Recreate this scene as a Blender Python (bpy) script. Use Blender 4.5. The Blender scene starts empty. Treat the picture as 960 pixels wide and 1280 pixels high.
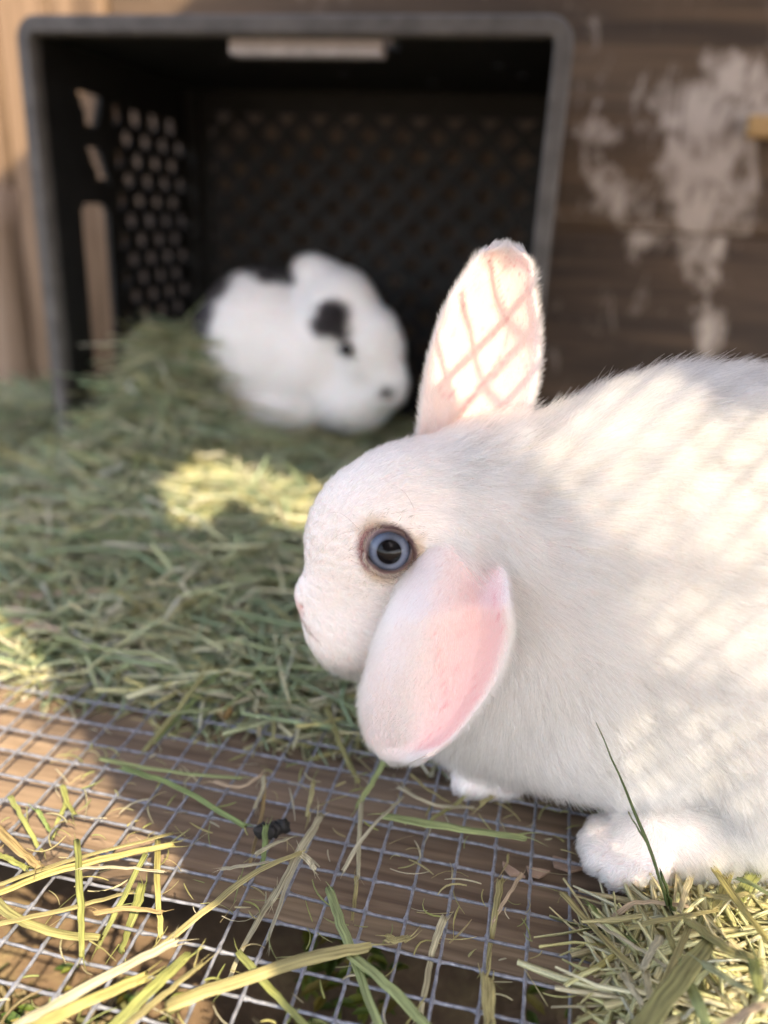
import bpy, math, random
import numpy as np
from mathutils import Vector, Matrix

scene = bpy.context.scene
COL = scene.collection
rng = np.random.default_rng(7)
random.seed(7)

# ------------------------------------------------------------------ camera
# world: millimetres in the code, metres in Blender.  x along the mesh rows, y away, z up
CR = np.array([[0.975, 0.21736, 0.04607], [0.11851, -0.33337, -0.93532], [-0.18794, 0.9174, -0.35079]])
u_, s_, vt_ = np.linalg.svd(CR); CR = u_ @ vt_
CT = np.array([-12.51, 116.797, 274.715])
CC = -CR.T @ CT
F = 980.0
cam = bpy.data.cameras.new('camera'); camo = bpy.data.objects.new('camera', cam); COL.objects.link(camo)
B = np.array([CR[0], -CR[1], -CR[2]]).T
M = Matrix.Identity(4)
for i in range(3):
    for j in range(3): M[i][j] = B[i, j]
    M[i][3] = CC[i] * 0.001
camo.matrix_world = M
cam.sensor_fit = 'VERTICAL'; cam.sensor_height = 24.0; cam.sensor_width = 18.0
cam.lens = 24.0 * F / 1280
cam.clip_start = 0.005; cam.clip_end = 500
cam.dof.use_dof = True; cam.dof.focus_distance = 0.247
cam.dof.aperture_fstop = cam.lens / 5.9          # entrance pupil in mm
scene.camera = camo
E_R = np.array([0.980, 0.2007, 0]); E_R /= np.linalg.norm(E_R)
E_F = np.array([-E_R[1], E_R[0], 0]); UP = np.array([0, 0, 1.0])
ST = np.array([E_R, E_F, UP]).T                     # stage (right, away, up) -> world
SO = np.array([CC[0], CC[1], 0])
def st2w(p): return np.asarray(p) @ ST.T + SO
def ray(px, py): return CR.T @ np.array([(px - 480) / F, (py - 640) / F, 1.0])
def atz(px, py, z=0.0):
    d = ray(px, py); return CC + d * ((z - CC[2]) / d[2])
def atw(px, py, y):
    d = ray(px, py); return CC + d * ((y - CC[1]) / d[1])
def atY(px, py, Y):                                  # point on the view ray at horizontal distance Y
    d = ray(px, py); return CC + d * (Y / (d @ E_F))
def stY(px, py, Y): return (atY(px, py, Y) - SO) @ ST

# ------------------------------------------------------------------ sky, sun, exposure
SUN = st2w([0.30, -0.58, 0.76]) - SO; SUN /= np.linalg.norm(SUN)
w = bpy.data.worlds.new('World'); scene.world = w; w.use_nodes = True
nt = w.node_tree; bg = nt.nodes['Background']
sky = nt.nodes.new('ShaderNodeTexSky'); sky.sky_type = 'NISHITA'; sky.sun_disc = False
sky.sun_elevation = math.asin(SUN[2]); sky.sun_rotation = math.atan2(SUN[0], SUN[1])
sky.air_density = 1.0; sky.dust_density = 2.0; sky.ozone_density = 1.0
bw = nt.nodes.new('ShaderNodeRGBToBW'); hz = nt.nodes.new('ShaderNodeMix'); hz.data_type = 'RGBA'; hz.inputs[0].default_value = 0.42
wm = nt.nodes.new('ShaderNodeMix'); wm.data_type = 'RGBA'; wm.blend_type = 'MULTIPLY'; wm.inputs[0].default_value = 1.0; wm.inputs[7].default_value = (1.03, 0.99, 0.98, 1)
nt.links.new(sky.outputs[0], bw.inputs[0]); nt.links.new(sky.outputs[0], hz.inputs[6]); nt.links.new(bw.outputs[0], hz.inputs[7]); nt.links.new(hz.outputs[2], wm.inputs[6])
nt.links.new(wm.outputs[2], bg.inputs[0]); bg.inputs[1].default_value = 0.15
sl = bpy.data.lights.new('sun', 'SUN'); so = bpy.data.objects.new('sun', sl); COL.objects.link(so)
sl.energy = 2.35; sl.angle = math.radians(0.5); sl.color = (1.0, 0.83, 0.58)
so.rotation_euler = Vector(SUN).to_track_quat('Z', 'Y').to_euler()
scene.view_settings.view_transform = 'Standard'; scene.view_settings.look = 'None'
scene.view_settings.exposure = 2.4; scene.view_settings.gamma = 1.0
scene.cycles.max_bounces = 14; scene.cycles.diffuse_bounces = 6; scene.cycles.glossy_bounces = 6
scene.cycles.transmission_bounces = 10; scene.cycles.transparent_max_bounces = 16
scene.cycles.use_denoising = True

# ------------------------------------------------------------------ helpers
def tag(o, label=None, cat=None, group=None, kind=None):
    if label: o['label'] = label
    if cat: o['category'] = cat
    if group: o['group'] = group
    if kind: o['kind'] = kind
    return o
def empty(name, loc_mm=(0, 0, 0)):
    o = bpy.data.objects.new(name, None); COL.objects.link(o); o.empty_display_size = 0.01
    o.location = [c * 0.001 for c in loc_mm]; return o
def newmesh(name, V, Fc, smooth=True):
    """V in mm (n,3); Fc an (m,3)/(m,4) array or list of tuples"""
    me = bpy.data.meshes.new(name)
    if isinstance(Fc, np.ndarray):
        V = np.asarray(V, float); n, k = Fc.shape
        me.vertices.add(len(V)); me.vertices.foreach_set('co', (V * 0.001).astype(np.float32).ravel())
        me.loops.add(n * k); me.loops.foreach_set('vertex_index', Fc.astype(np.int32).ravel())
        me.polygons.add(n); me.polygons.foreach_set('loop_start', np.arange(0, n * k, k, dtype=np.int32))
        me.polygons.foreach_set('loop_total', np.full(n, k, dtype=np.int32))
        me.update(calc_edges=True); me.validate()
    else:
        me.from_pydata([tuple(c * 0.001 for c in v) for v in V], [], [tuple(f) for f in Fc]); me.update()
    me.polygons.foreach_set('use_smooth', np.full(len(me.polygons), smooth))
    return me
def obj(name, me, mat, parent=None, local=True):
    o = bpy.data.objects.new(name, me); COL.objects.link(o)
    if mat and not me.materials: me.materials.append(mat)
    if parent is not None:
        o.parent = parent
        if local: o.matrix_parent_inverse = Matrix.Translation(-Vector(wloc(parent)))
    return o
def wloc(o):
    v = Vector(o.location)
    return v
def vcol(me, name, arr, domain='POINT'):
    a = me.color_attributes.new(name, 'FLOAT_COLOR', domain)
    arr = np.asarray(arr, np.float32)
    if arr.shape[1] == 3: arr = np.c_[arr, np.ones(len(arr), np.float32)]
    a.data.foreach_set('color', arr.ravel())
def recentre(o):
    """move a top-level mesh's origin to the middle of its foot"""
    me = o.data; n = len(me.vertices); co = np.empty(n * 3, np.float32); me.vertices.foreach_get('co', co); co = co.reshape(-1, 3)
    c = np.array([(co[:, 0].min() + co[:, 0].max()) / 2, (co[:, 1].min() + co[:, 1].max()) / 2, co[:, 2].min()])
    me.vertices.foreach_set('co', (co - c).astype(np.float32).ravel()); me.update(); o.location = c.tolist()
    return o
def box_arrays(x0, x1, y0, y1, z0, z1):
    V = [(x0, y0, z0), (x1, y0, z0), (x1, y1, z0), (x0, y1, z0), (x0, y0, z1), (x1, y0, z1), (x1, y1, z1), (x0, y1, z1)]
    Fc = [(0, 3, 2, 1), (4, 5, 6, 7), (0, 1, 5, 4), (1, 2, 6, 5), (2, 3, 7, 6), (3, 0, 4, 7)]
    return V, Fc
def bevel(o, w_mm, seg=2):
    m = o.modifiers.new('bevel', 'BEVEL'); m.width = w_mm * 0.001; m.segments = seg; m.limit_method = 'ANGLE'
def rand_noise(p, freq, seed):
    """cheap smooth vector noise from sums of sines, p (n,3) mm"""
    r = np.random.default_rng(seed); out = np.zeros((len(p), 3))
    for k in range(5):
        wv = r.normal(size=(3, 3)) * freq * (1 + 0.5 * k); ph = r.uniform(0, 6.28, 3)
        out += np.sin(p @ wv.T + ph) / (1 + 0.4 * k)
    return out / 2.5
def nrm(a): return a / (np.linalg.norm(a, axis=-1, keepdims=True) + 1e-9)
def mask_solid(mask, cell, th):
    """bool grid [i,j] -> extruded sheet in local (u,v,w); quads only where kept"""
    nu, nv = mask.shape; pad = np.zeros((nu + 2, nv + 2), bool); pad[1:-1, 1:-1] = mask
    V = []; idx = {}; Fc = []
    def vid(i, j, k):
        key = (i, j, k)
        if key not in idx: idx[key] = len(V); V.append((i * cell, j * cell, k * th))
        return idx[key]
    for i in range(nu):
        for j in range(nv):
            if not mask[i, j]: continue
            Fc.append((vid(i, j, 1), vid(i + 1, j, 1), vid(i + 1, j + 1, 1), vid(i, j + 1, 1)))
            Fc.append((vid(i, j, 0), vid(i, j + 1, 0), vid(i + 1, j + 1, 0), vid(i + 1, j, 0)))
            if not pad[i, j + 1]: Fc.append((vid(i, j, 0), vid(i, j, 1), vid(i, j + 1, 1), vid(i, j + 1, 0)))
            if not pad[i + 2, j + 1]: Fc.append((vid(i + 1, j, 0), vid(i + 1, j + 1, 0), vid(i + 1, j + 1, 1), vid(i + 1, j, 1)))
            if not pad[i + 1, j]: Fc.append((vid(i, j, 0), vid(i + 1, j, 0), vid(i + 1, j, 1), vid(i, j, 1)))
            if not pad[i + 1, j + 2]: Fc.append((vid(i, j + 1, 0), vid(i, j + 1, 1), vid(i + 1, j + 1, 1), vid(i + 1, j + 1, 0)))
    return np.array(V, float), np.array(Fc)
def inpoly(x, y, poly):
    x = np.asarray(x); y = np.asarray(y); c = np.zeros(x.shape, bool); n = len(poly); j = n - 1
    for i in range(n):
        xi, yi = poly[i]; xj, yj = poly[j]
        c ^= ((yi > y) != (yj > y)) & (x < (xj - xi) * (y - yi) / (yj - yi + 1e-12) + xi); j = i
    return c

# ------------------------------------------------------------------ materials
def mat(name):
    m = bpy.data.materials.new(name); m.use_nodes = True
    return m, m.node_tree.nodes, m.node_tree.links, m.node_tree.nodes['Principled BSDF']
def N(nodes, t, **kw):
    n = nodes.new(t)
    for k, v in kw.items():
        if hasattr(n, k): setattr(n, k, v)
        else: n.inputs[k].default_value = v
    return n
def ramp(nodes, stops):
    r = nodes.new('ShaderNodeValToRGB'); e = r.color_ramp.elements
    while len(e) < len(stops): e.new(0.5)
    for k, (p, c) in enumerate(stops): e[k].position = p; e[k].color = (*c, 1) if len(c) == 3 else c
    return r

def wood_mat(name, dark, light, scale=1.0, pale_spots=None, axis=0, rough=0.75, bump=0.35):
    """weathered wood, grain along a local axis; paint = list of (x,y,z,r) metres, pale blobs in object space"""
    m, n, l, b = mat(name)
    tc = N(n, 'ShaderNodeTexCoord'); oi = N(n, 'ShaderNodeObjectInfo')
    off = N(n, 'ShaderNodeVectorMath', operation='ADD'); l.new(tc.outputs['Object'], off.inputs[0])
    sc = N(n, 'ShaderNodeVectorMath', operation='SCALE'); sc.inputs['Scale'].default_value = 3.7
    l.new(oi.outputs['Random'], sc.inputs[0]); l.new(sc.outputs[0], off.inputs[1])
    mp = N(n, 'ShaderNodeMapping'); l.new(off.outputs[0], mp.inputs[0])
    s = [220 * scale] * 3; s[axis] = 9 * scale; mp.inputs['Scale'].default_value = s
    nz = N(n, 'ShaderNodeTexNoise', **{'Scale': 1.0, 'Detail': 6.0, 'Roughness': 0.62, 'Distortion': 0.6}); l.new(mp.outputs[0], nz.inputs['Vector'])
    mp2 = N(n, 'ShaderNodeMapping'); l.new(off.outputs[0], mp2.inputs[0]); s2 = [45 * scale] * 3; s2[axis] = 5 * scale; mp2.inputs['Scale'].default_value = s2
    nz2 = N(n, 'ShaderNodeTexNoise', **{'Scale': 1.0, 'Detail': 3.0, 'Distortion': 1.2}); l.new(mp2.outputs[0], nz2.inputs['Vector'])
    mx = N(n, 'ShaderNodeMath', operation='ADD'); l.new(nz.outputs[0], mx.inputs[0]); l.new(nz2.outputs[0], mx.inputs[1])
    hf = N(n, 'ShaderNodeMath', operation='MULTIPLY'); hf.inputs[1].default_value = 0.5; l.new(mx.outputs[0], hf.inputs[0])
    mid = tuple((a * 0.6 + c * 0.4) for a, c in zip(dark, light))
    r = ramp(n, [(0.30, tuple(c * 0.45 for c in dark)), (0.42, dark), (0.52, mid), (0.66, light)]); l.new(hf.outputs[0], r.inputs[0])
    colour = r.outputs[0]
    if pale_spots:
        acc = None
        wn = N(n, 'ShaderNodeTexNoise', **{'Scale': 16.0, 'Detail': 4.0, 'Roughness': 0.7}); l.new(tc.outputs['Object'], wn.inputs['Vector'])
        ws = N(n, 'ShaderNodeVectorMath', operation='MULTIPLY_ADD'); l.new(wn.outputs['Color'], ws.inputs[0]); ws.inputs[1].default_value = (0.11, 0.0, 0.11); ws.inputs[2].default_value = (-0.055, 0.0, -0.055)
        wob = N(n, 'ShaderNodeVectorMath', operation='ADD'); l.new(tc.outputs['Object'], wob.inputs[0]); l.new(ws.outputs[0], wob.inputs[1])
        for (x, y, z, rad) in pale_spots:
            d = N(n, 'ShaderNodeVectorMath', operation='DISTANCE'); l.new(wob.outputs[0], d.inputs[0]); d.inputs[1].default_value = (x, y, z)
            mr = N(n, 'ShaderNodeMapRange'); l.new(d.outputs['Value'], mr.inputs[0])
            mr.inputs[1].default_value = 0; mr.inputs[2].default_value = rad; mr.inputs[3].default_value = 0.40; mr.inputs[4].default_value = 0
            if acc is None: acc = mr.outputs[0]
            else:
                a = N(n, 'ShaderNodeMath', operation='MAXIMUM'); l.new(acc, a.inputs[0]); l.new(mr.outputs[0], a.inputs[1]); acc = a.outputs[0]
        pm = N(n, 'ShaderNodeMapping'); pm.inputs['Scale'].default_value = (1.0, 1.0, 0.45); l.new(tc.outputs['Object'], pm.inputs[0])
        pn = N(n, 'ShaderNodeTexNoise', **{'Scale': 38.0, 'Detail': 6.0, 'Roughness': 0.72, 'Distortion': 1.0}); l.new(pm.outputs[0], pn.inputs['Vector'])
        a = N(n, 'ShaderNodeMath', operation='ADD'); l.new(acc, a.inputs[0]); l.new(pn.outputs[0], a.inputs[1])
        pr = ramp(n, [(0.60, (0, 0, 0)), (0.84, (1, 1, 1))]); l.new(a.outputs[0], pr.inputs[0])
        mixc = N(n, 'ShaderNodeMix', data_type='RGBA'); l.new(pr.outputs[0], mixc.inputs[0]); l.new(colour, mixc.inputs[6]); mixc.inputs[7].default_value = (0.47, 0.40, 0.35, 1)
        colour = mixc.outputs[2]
    l.new(colour, b.inputs['Base Color']); b.inputs['Roughness'].default_value = rough
    bp = N(n, 'ShaderNodeBump'); bp.inputs['Strength'].default_value = bump; bp.inputs['Distance'].default_value = 0.001; l.new(hf.outputs[0], bp.inputs['Height']); l.new(bp.outputs[0], b.inputs['Normal'])
    return m

def hay_mat(name, trans=0.25, rough=0.55):
    m, n, l, b = mat(name)
    at = N(n, 'ShaderNodeAttribute', attribute_name='col')
    uv = N(n, 'ShaderNodeUVMap'); mp = N(n, 'ShaderNodeMapping'); l.new(uv.outputs[0], mp.inputs[0]); mp.inputs['Scale'].default_value = (1.6, 46.0, 1.0)
    nz = N(n, 'ShaderNodeTexNoise', **{'Scale': 1.0, 'Detail': 4.0, 'Roughness': 0.6}); l.new(mp.outputs[0], nz.inputs['Vector'])
    r = ramp(n, [(0.36, (0.45, 0.43, 0.36)), (0.5, (0.88, 0.88, 0.86)), (0.62, (1.25, 1.23, 1.15))]); l.new(nz.outputs[0], r.inputs[0])
    mx = N(n, 'ShaderNodeMix', data_type='RGBA', blend_type='MULTIPLY'); mx.inputs[0].default_value = 1.0
    l.new(at.outputs['Color'], mx.inputs[6]); l.new(r.outputs[0], mx.inputs[7])
    l.new(mx.outputs[2], b.inputs['Base Color']); b.inputs['Roughness'].default_value = rough
    b.inputs['Specular IOR Level'].default_value = 0.45
    tr = N(n, 'ShaderNodeBsdfTranslucent'); l.new(mx.outputs[2], tr.inputs[0])
    ms = N(n, 'ShaderNodeMixShader'); ms.inputs[0].default_value = trans
    l.new(b.outputs[0], ms.inputs[1]); l.new(tr.outputs[0], ms.inputs[2]); l.new(ms.outputs[0], n['Material Output'].inputs[0])
    bp = N(n, 'ShaderNodeBump'); bp.inputs['Strength'].default_value = 0.4; bp.inputs['Distance'].default_value = 0.0004; l.new(nz.outputs[0], bp.inputs['Height']); l.new(bp.outputs[0], b.inputs['Normal'])
    return m

def simple_mat(name, c, rough=0.6, metal=0.0, var=0.25, scale=40.0, bump=0.2, spec=0.5):
    m, n, l, b = mat(name)
    tc = N(n, 'ShaderNodeTexCoord'); nz = N(n, 'ShaderNodeTexNoise', **{'Scale': scale, 'Detail': 5.0, 'Roughness': 0.6}); l.new(tc.outputs['Object'], nz.inputs['Vector'])
    r = ramp(n, [(0.3, tuple(x * (1 - var) for x in c)), (0.7, tuple(x * (1 + var) for x in c))]); l.new(nz.outputs[0], r.inputs[0])
    l.new(r.outputs[0], b.inputs['Base Color']); b.inputs['Roughness'].default_value = rough; b.inputs['Metallic'].default_value = metal
    b.inputs['Specular IOR Level'].default_value = spec
    bp = N(n, 'ShaderNodeBump'); bp.inputs['Strength'].default_value = bump; bp.inputs['Distance'].default_value = 0.0006; l.new(nz.outputs[0], bp.inputs['Height']); l.new(bp.outputs[0], b.inputs['Normal'])
    return m

def skin_mat():
    m, n, l, b = mat('rabbit_skin')
    at = N(n, 'ShaderNodeAttribute', attribute_name='col')
    l.new(at.outputs['Color'], b.inputs['Base Color']); b.inputs['Roughness'].default_value = 0.6
    b.inputs['Subsurface Weight'].default_value = 0.35; b.inputs['Subsurface Scale'].default_value = 0.002
    b.inputs['Subsurface Radius'].default_value = (1.0, 0.45, 0.35); b.inputs['Specular IOR Level'].default_value = 0.25
    return m
def fur_mat():
    m, n, l, b = mat('rabbit_fur'); n.remove(b)
    at = N(n, 'ShaderNodeAttribute', attribute_name='col')
    h = N(n, 'ShaderNodeBsdfHairPrincipled'); h.parametrization = 'COLOR'
    l.new(at.outputs['Color'], h.inputs['Color'])
    h.inputs['Roughness'].default_value = 0.42; h.inputs['Radial Roughness'].default_value = 0.5
    h.inputs['Random Roughness'].default_value = 0.2
    l.new(h.outputs[0], n['Material Output'].inputs[0])
    return m
SKIN = skin_mat(); FUR = fur_mat(); HAY = hay_mat('hay')
WIRE = simple_mat('galvanised_wire', (0.25, 0.26, 0.30), rough=0.45, metal=0.45, var=0.45, scale=350, bump=0.5)

# ------------------------------------------------------------------ setting: ground, boards, wall
def sheet(name, size, z, m):
    me = newmesh(name, [(-size, -size, z), (size, -size, z), (size, size, z), (-size, size, z)], [(0, 1, 2, 3)], False)
    return tag(obj(name, me, m), kind='structure')
def ground_mat():
    m, n, l, b = mat('earth')
    tc = N(n, 'ShaderNodeTexCoord'); nz = N(n, 'ShaderNodeTexNoise', **{'Scale': 25.0, 'Detail': 8.0, 'Roughness': 0.7}); l.new(tc.outputs['Object'], nz.inputs['Vector'])
    r = ramp(n, [(0.3, (0.075, 0.05, 0.03)), (0.5, (0.18, 0.12, 0.072)), (0.62, (0.25, 0.19, 0.10)), (0.75, (0.33, 0.25, 0.16))]); l.new(nz.outputs[0], r.inputs[0])
    l.new(r.outputs[0], b.inputs['Base Color']); b.inputs['Roughness'].default_value = 0.9
    bp = N(n, 'ShaderNodeBump'); bp.inputs['Strength'].default_value = 0.8; bp.inputs['Distance'].default_value = 0.01; l.new(nz.outputs[0], bp.inputs['Height']); l.new(bp.outputs[0], b.inputs['Normal'])
    return m
EARTH = ground_mat()
sheet('ground', 40000, -95, EARTH)

BEAMW = wood_mat('beam_wood', (0.14, 0.095, 0.062), (0.36, 0.265, 0.18), scale=1.0, axis=0)
def board(name, x0, x1, y0, y1, z0, z1, m, parent=None, label=None, cat=None, group=None, bw=2.0, jit=0):
    V, Fc = box_arrays(x0, x1, y0, y1, z0, z1)
    cx, cy, cz = (x0 + x1) / 2, (y0 + y1) / 2, z0
    V = [(a - cx + random.uniform(-jit, jit), b - cy + random.uniform(-jit, jit), c - cz) for a, b, c in V]
    o = obj(name, newmesh(name, V, Fc, False), m, parent, local=False)
    pl = Vector(parent.location) if parent is not None else Vector((0, 0, 0))
    o.location = Vector((cx * .001, cy * .001, cz * .001)) - pl
    bevel(o, bw); return tag(o, label, cat, group)
# timber under the wire, front edge as seen in the photograph
board('timber_beam', -420, 330, -18, 66, -24, -6, BEAMW, None, 'brown wooden beam lying directly under the wire mesh floor', 'wooden beam', bw=3)
board('timber_beam', -420, 330, -175, -118, -62, -8, BEAMW, None, 'wooden beam carrying the near edge of the wire floor, below the picture', 'wooden beam', bw=3)

# back wall of planks
WY = 640
DARKW = wood_mat('dark_plank_wood', (0.045, 0.032, 0.024), (0.105, 0.075, 0.055), scale=0.5, axis=0, bump=0.6)
OCHRE = wood_mat('ochre_plank_wood', (0.11, 0.07, 0.03), (0.24, 0.16, 0.08), scale=0.5, axis=0, bump=0.6)
TAN = wood_mat('tan_plank_wood', (0.135, 0.083, 0.045), (0.28, 0.185, 0.115), scale=0.5, axis=2, bump=0.6)
wall = empty('plank_wall', (0, WY, -95))
tag(wall, 'old timber wall of rough planks behind the crate, dark on the right and tan on the left', 'wall')
def pale_spots_for(x0, x1, z0, z1, blobs):
    cx, cz = (x0 + x1) / 2, z0
    return [((bx - cx) * .001, -0.008, (bz - cz) * .001, r * .001) for bx, bz, r in blobs]
# pale patches: photograph pixels -> wall plane
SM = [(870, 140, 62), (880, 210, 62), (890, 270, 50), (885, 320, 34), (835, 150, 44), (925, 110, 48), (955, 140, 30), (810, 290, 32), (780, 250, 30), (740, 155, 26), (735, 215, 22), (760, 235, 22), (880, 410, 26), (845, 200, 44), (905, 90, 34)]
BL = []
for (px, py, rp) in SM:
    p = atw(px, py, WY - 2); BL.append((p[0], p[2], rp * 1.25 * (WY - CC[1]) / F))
zs = [-95, 205, 418, 655, 900]
XL = -438
for k in range(len(zs) - 1):
    z0, z1 = zs[k] + 0.4, zs[k + 1] - 0.4
    x0, x1 = XL, 1100
    base = ((0.042, 0.026, 0.017), (0.115, 0.072, 0.045)) if k < 1 else ((0.050, 0.031, 0.018), (0.135, 0.085, 0.048)) if k == 1 else ((0.075, 0.047, 0.021), (0.16, 0.105, 0.05))
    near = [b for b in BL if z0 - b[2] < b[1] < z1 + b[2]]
    mm = wood_mat('plank_wood', *base, scale=0.5, axis=0, bump=0.6, pale_spots=pale_spots_for(x0, x1, z0, z1, near) if near else None)
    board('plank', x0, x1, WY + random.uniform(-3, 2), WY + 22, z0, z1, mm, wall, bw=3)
# a yellow scrap of wood nailed on the wall at the right edge
p = atw(955, 158, WY - 12)
board('batten', p[0] - 14, p[0] + 130, WY - 14, WY - 3.2, p[2] - 9, p[2] + 9, wood_mat('yellow_batten', (0.32, 0.19, 0.07), (0.55, 0.36, 0.16), 0.5), wall)
xs = [-1250, -1120, -1010, -890, -770, -660, -570, -505, XL]
for k in range(len(xs) - 1):
    board('plank', xs[k] + 2, xs[k + 1] - 2, WY - 6 + random.uniform(-3, 2), WY + 16, -95, 880, TAN, wall, bw=3)
board('backing', -1250, 1100, WY + 23, WY + 34, -95, 880, DARKW, wall)  # added behind the planks to block sky showing through the gaps
# rough post left of the crate
pt = atw(22, 380, 470)
def post(x, y, r, z0, z1):
    V = []; Fc = []; n = 14; m_ = 9
    for j in range(m_):
        z = z0 + (z1 - z0) * j / (m_ - 1)
        for i in range(n):
            a = 2 * math.pi * i / n; rr = r * (1 + 0.10 * math.sin(3 * a + j * .5) + random.uniform(-.04, .04))
            V.append((rr * math.cos(a) + 2 * math.sin(j), rr * math.sin(a), z - z0))
    for j in range(m_ - 1):
        for i in range(n): Fc.append((j * n + i, j * n + (i + 1) % n, (j + 1) * n + (i + 1) % n, (j + 1) * n + i))
    Fc.append(tuple(range((m_ - 1) * n, m_ * n))); Fc.append(tuple(reversed(range(n))))
    o = obj('wooden_post', newmesh('wooden_post', V, Fc), wood_mat('pale_post_wood', (0.26, 0.18, 0.125), (0.46, 0.35, 0.27), 0.5, axis=2), None)
    o.location = (x * .001, y * .001, z0 * .001); return o
tag(post(atw(8, 400, 520)[0], 520, 24, -95, atw(8, 235, 520)[2]), 'pale rough wooden post standing left of the black crate', 'post')

# ------------------------------------------------------------------ wire mesh floor
P = 12.7
def wire_mesh_data(length, r, axis, knots=True):
    """wire along +axis, lumps of zinc at each crossing"""
    n = int(round(length / P)); ts = []
    for i in range(n):
        for f in (0.0, 0.09, 0.2, 0.5, 0.8, 0.91): ts.append((i + f) * P)
    ts.append(n * P); q1, q2 = random.uniform(0, 6.28), random.uniform(0, 6.28); V = []; Fc = []; k = 8
    for a, tt in enumerate(ts):
        ph = (tt / P) % 1.0; d = min(ph, 1 - ph) * P
        rr = r * (1 + 0.55 * math.exp(-(d / 0.95) ** 2) * random.uniform(0.55, 1.3)) * random.uniform(0.94, 1.08)
        ox, oz = random.uniform(-.13, .13) + .45 * math.sin(tt * .021 + q1) + .25 * math.sin(tt * .06 + q2), random.uniform(-.12, .12) + .35 * math.sin(tt * .03 + q2)
        for j in range(k):
            an = 2 * math.pi * j / k; c, s = rr * math.cos(an) + ox, rr * math.sin(an) + oz
            V.append((tt, c, s) if axis == 0 else (c, tt, s))
    for a in range(len(ts) - 1):
        for j in range(k):
            q = (a * k + j, a * k + (j + 1) % k, (a + 1) * k + (j + 1) % k, (a + 1) * k + j)
            Fc.append(q if axis == 0 else q[::-1])
    return newmesh('wire', V, Fc)
X0, X1, Y0, Y1 = -20, 13, -9, 6
floor = empty('wire_mesh', (0, 0, 0))
tag(floor, 'galvanised square wire mesh floor stretched over the wooden beam', 'wire mesh')
for j in range(Y0, Y1 + 1):
    o = obj('wire', wire_mesh_data((X1 - X0) * P, 0.54, 0), WIRE, floor); o.location = (X0 * P * .001, j * P * .001 + random.uniform(-.0004, .0004), random.uniform(-.0003, .0003))
for i in range(X0, X1 + 1):
    o = obj('wire', wire_mesh_data((Y1 - Y0) * P, 0.52, 1), WIRE, floor); o.location = (i * P * .001 + random.uniform(-.0004, .0004), Y0 * P * .001, 0.0009 + random.uniform(-.0003, .0003))

# ------------------------------------------------------------------ black crate on its side
PLASTIC = simple_mat('black_plastic', (0.012, 0.012, 0.012), rough=0.55, var=0.35, scale=60, bump=0.25, spec=0.25)
RIMP = simple_mat('grey_rim_plastic', (0.09, 0.084, 0.081), rough=0.62, var=0.35, scale=55, bump=0.35, spec=0.4)  # lighter grey than the rest of the crate
SLOT_PALE = simple_mat('painted_slot_light', (0.5, 0.48, 0.52), rough=0.5, var=0.2, scale=80)  # pale lavender tone paints in the bright light at the hand slot
KX0, KX1, KY0, KY1, KZ0, KZ1 = -347, 34, 362, 624, 2, 324
crate = empty('plastic_crate', ((KX0 + KX1) / 2, (KY0 + KY1) / 2, KZ0))
tag(crate, 'black lattice plastic crate lying on its side with the patched rabbit inside', 'crate')
def placed(name, V, Fc, m, parent=crate, smooth=False, bw=0):
    o = obj(name, newmesh(name, V, Fc, smooth), m, parent)
    if bw: bevel(o, bw)
    return o
# front rim: a rounded rectangular ring
def ring(x0, x1, z0, z1, wd, y0, y1, rc):
    def loop(ins, y):
        pts = []; a0, a1, b0, b1 = x0 + ins, x1 - ins, z0 + ins, z1 - ins; r = max(rc - ins, 2.0)
        for cx, cz, st in ((a1 - r, b1 - r, 0), (a0 + r, b1 - r, 90), (a0 + r, b0 + r, 180), (a1 - r, b0 + r, 270)):
            for q in range(6):
                a = math.radians(st + q * 18); pts.append((cx + r * math.cos(a), y, cz + r * math.sin(a)))
        return pts
    L = [loop(0, y1), loop(0, y0 + 2), loop(1.6, y0), loop(wd - 1.6, y0), loop(wd, y0 + 2), loop(wd, y1)]
    n = len(L[0]); V = [p for l_ in L for p in l_]; Fc = []
    for a in range(len(L)):
        b_ = (a + 1) % len(L)
        for i in range(n): Fc.append((a * n + i, a * n + (i + 1) % n, b_ * n + (i + 1) % n, b_ * n + i))
    return V, Fc
V, Fc = ring(KX0 - 5, KX1 + 5, KZ0 - 2, KZ1 + 5, 12, KY0 - 4, KY0 + 8, 16)
rim = placed('rim', V, [f[::-1] for f in Fc], RIMP)
def panel(name, mask, cell, th, origin, ue, ve, we, m=PLASTIC):
    V, Fc = mask_solid(mask, cell, th)
    Bm = np.array([ue, ve, we], float); W = V @ Bm + np.array(origin, float)
    if np.linalg.det(Bm) < 0: Fc = Fc[:, ::-1]
    return placed(name, W, Fc, m)
CL = 4.0
nx, ny, nz = int((KX1 - KX0) / CL), int((KY1 - KY0) / CL), int((KZ1 - KZ0) / CL)
Uy = (np.arange(ny) + .5) * CL + KY0; Uz = (np.arange(nz) + .5) * CL + KZ0; Ux = (np.arange(nx) + .5) * CL + KX0
def side_mask(left):
    g, h = np.meshgrid(Uy, Uz, indexing='ij'); k = np.ones(g.shape, bool)
    k &= ~((g > 410) & (g < 450) & (h > 60) & (h < 208 - 0.02 * (g - 430) ** 2))          # tall hand slot
    k &= ~inpoly(g, h, [(418, 292), (452, 292), (440, 266), (428, 266)])                  # small openings above it
    k &= ~inpoly(g, h, [(424, 250), (440, 252), (456, 224), (440, 226)])
    k &= ~((g > 468) & (g < 604) & (h > 30) & (h < 286))                                  # lattice window
    return k
panel('side_panel', side_mask(True), CL, 4, (KX0, KY0, KZ0), (0, 1, 0), (0, 0, 1), (1, 0, 0))
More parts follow.
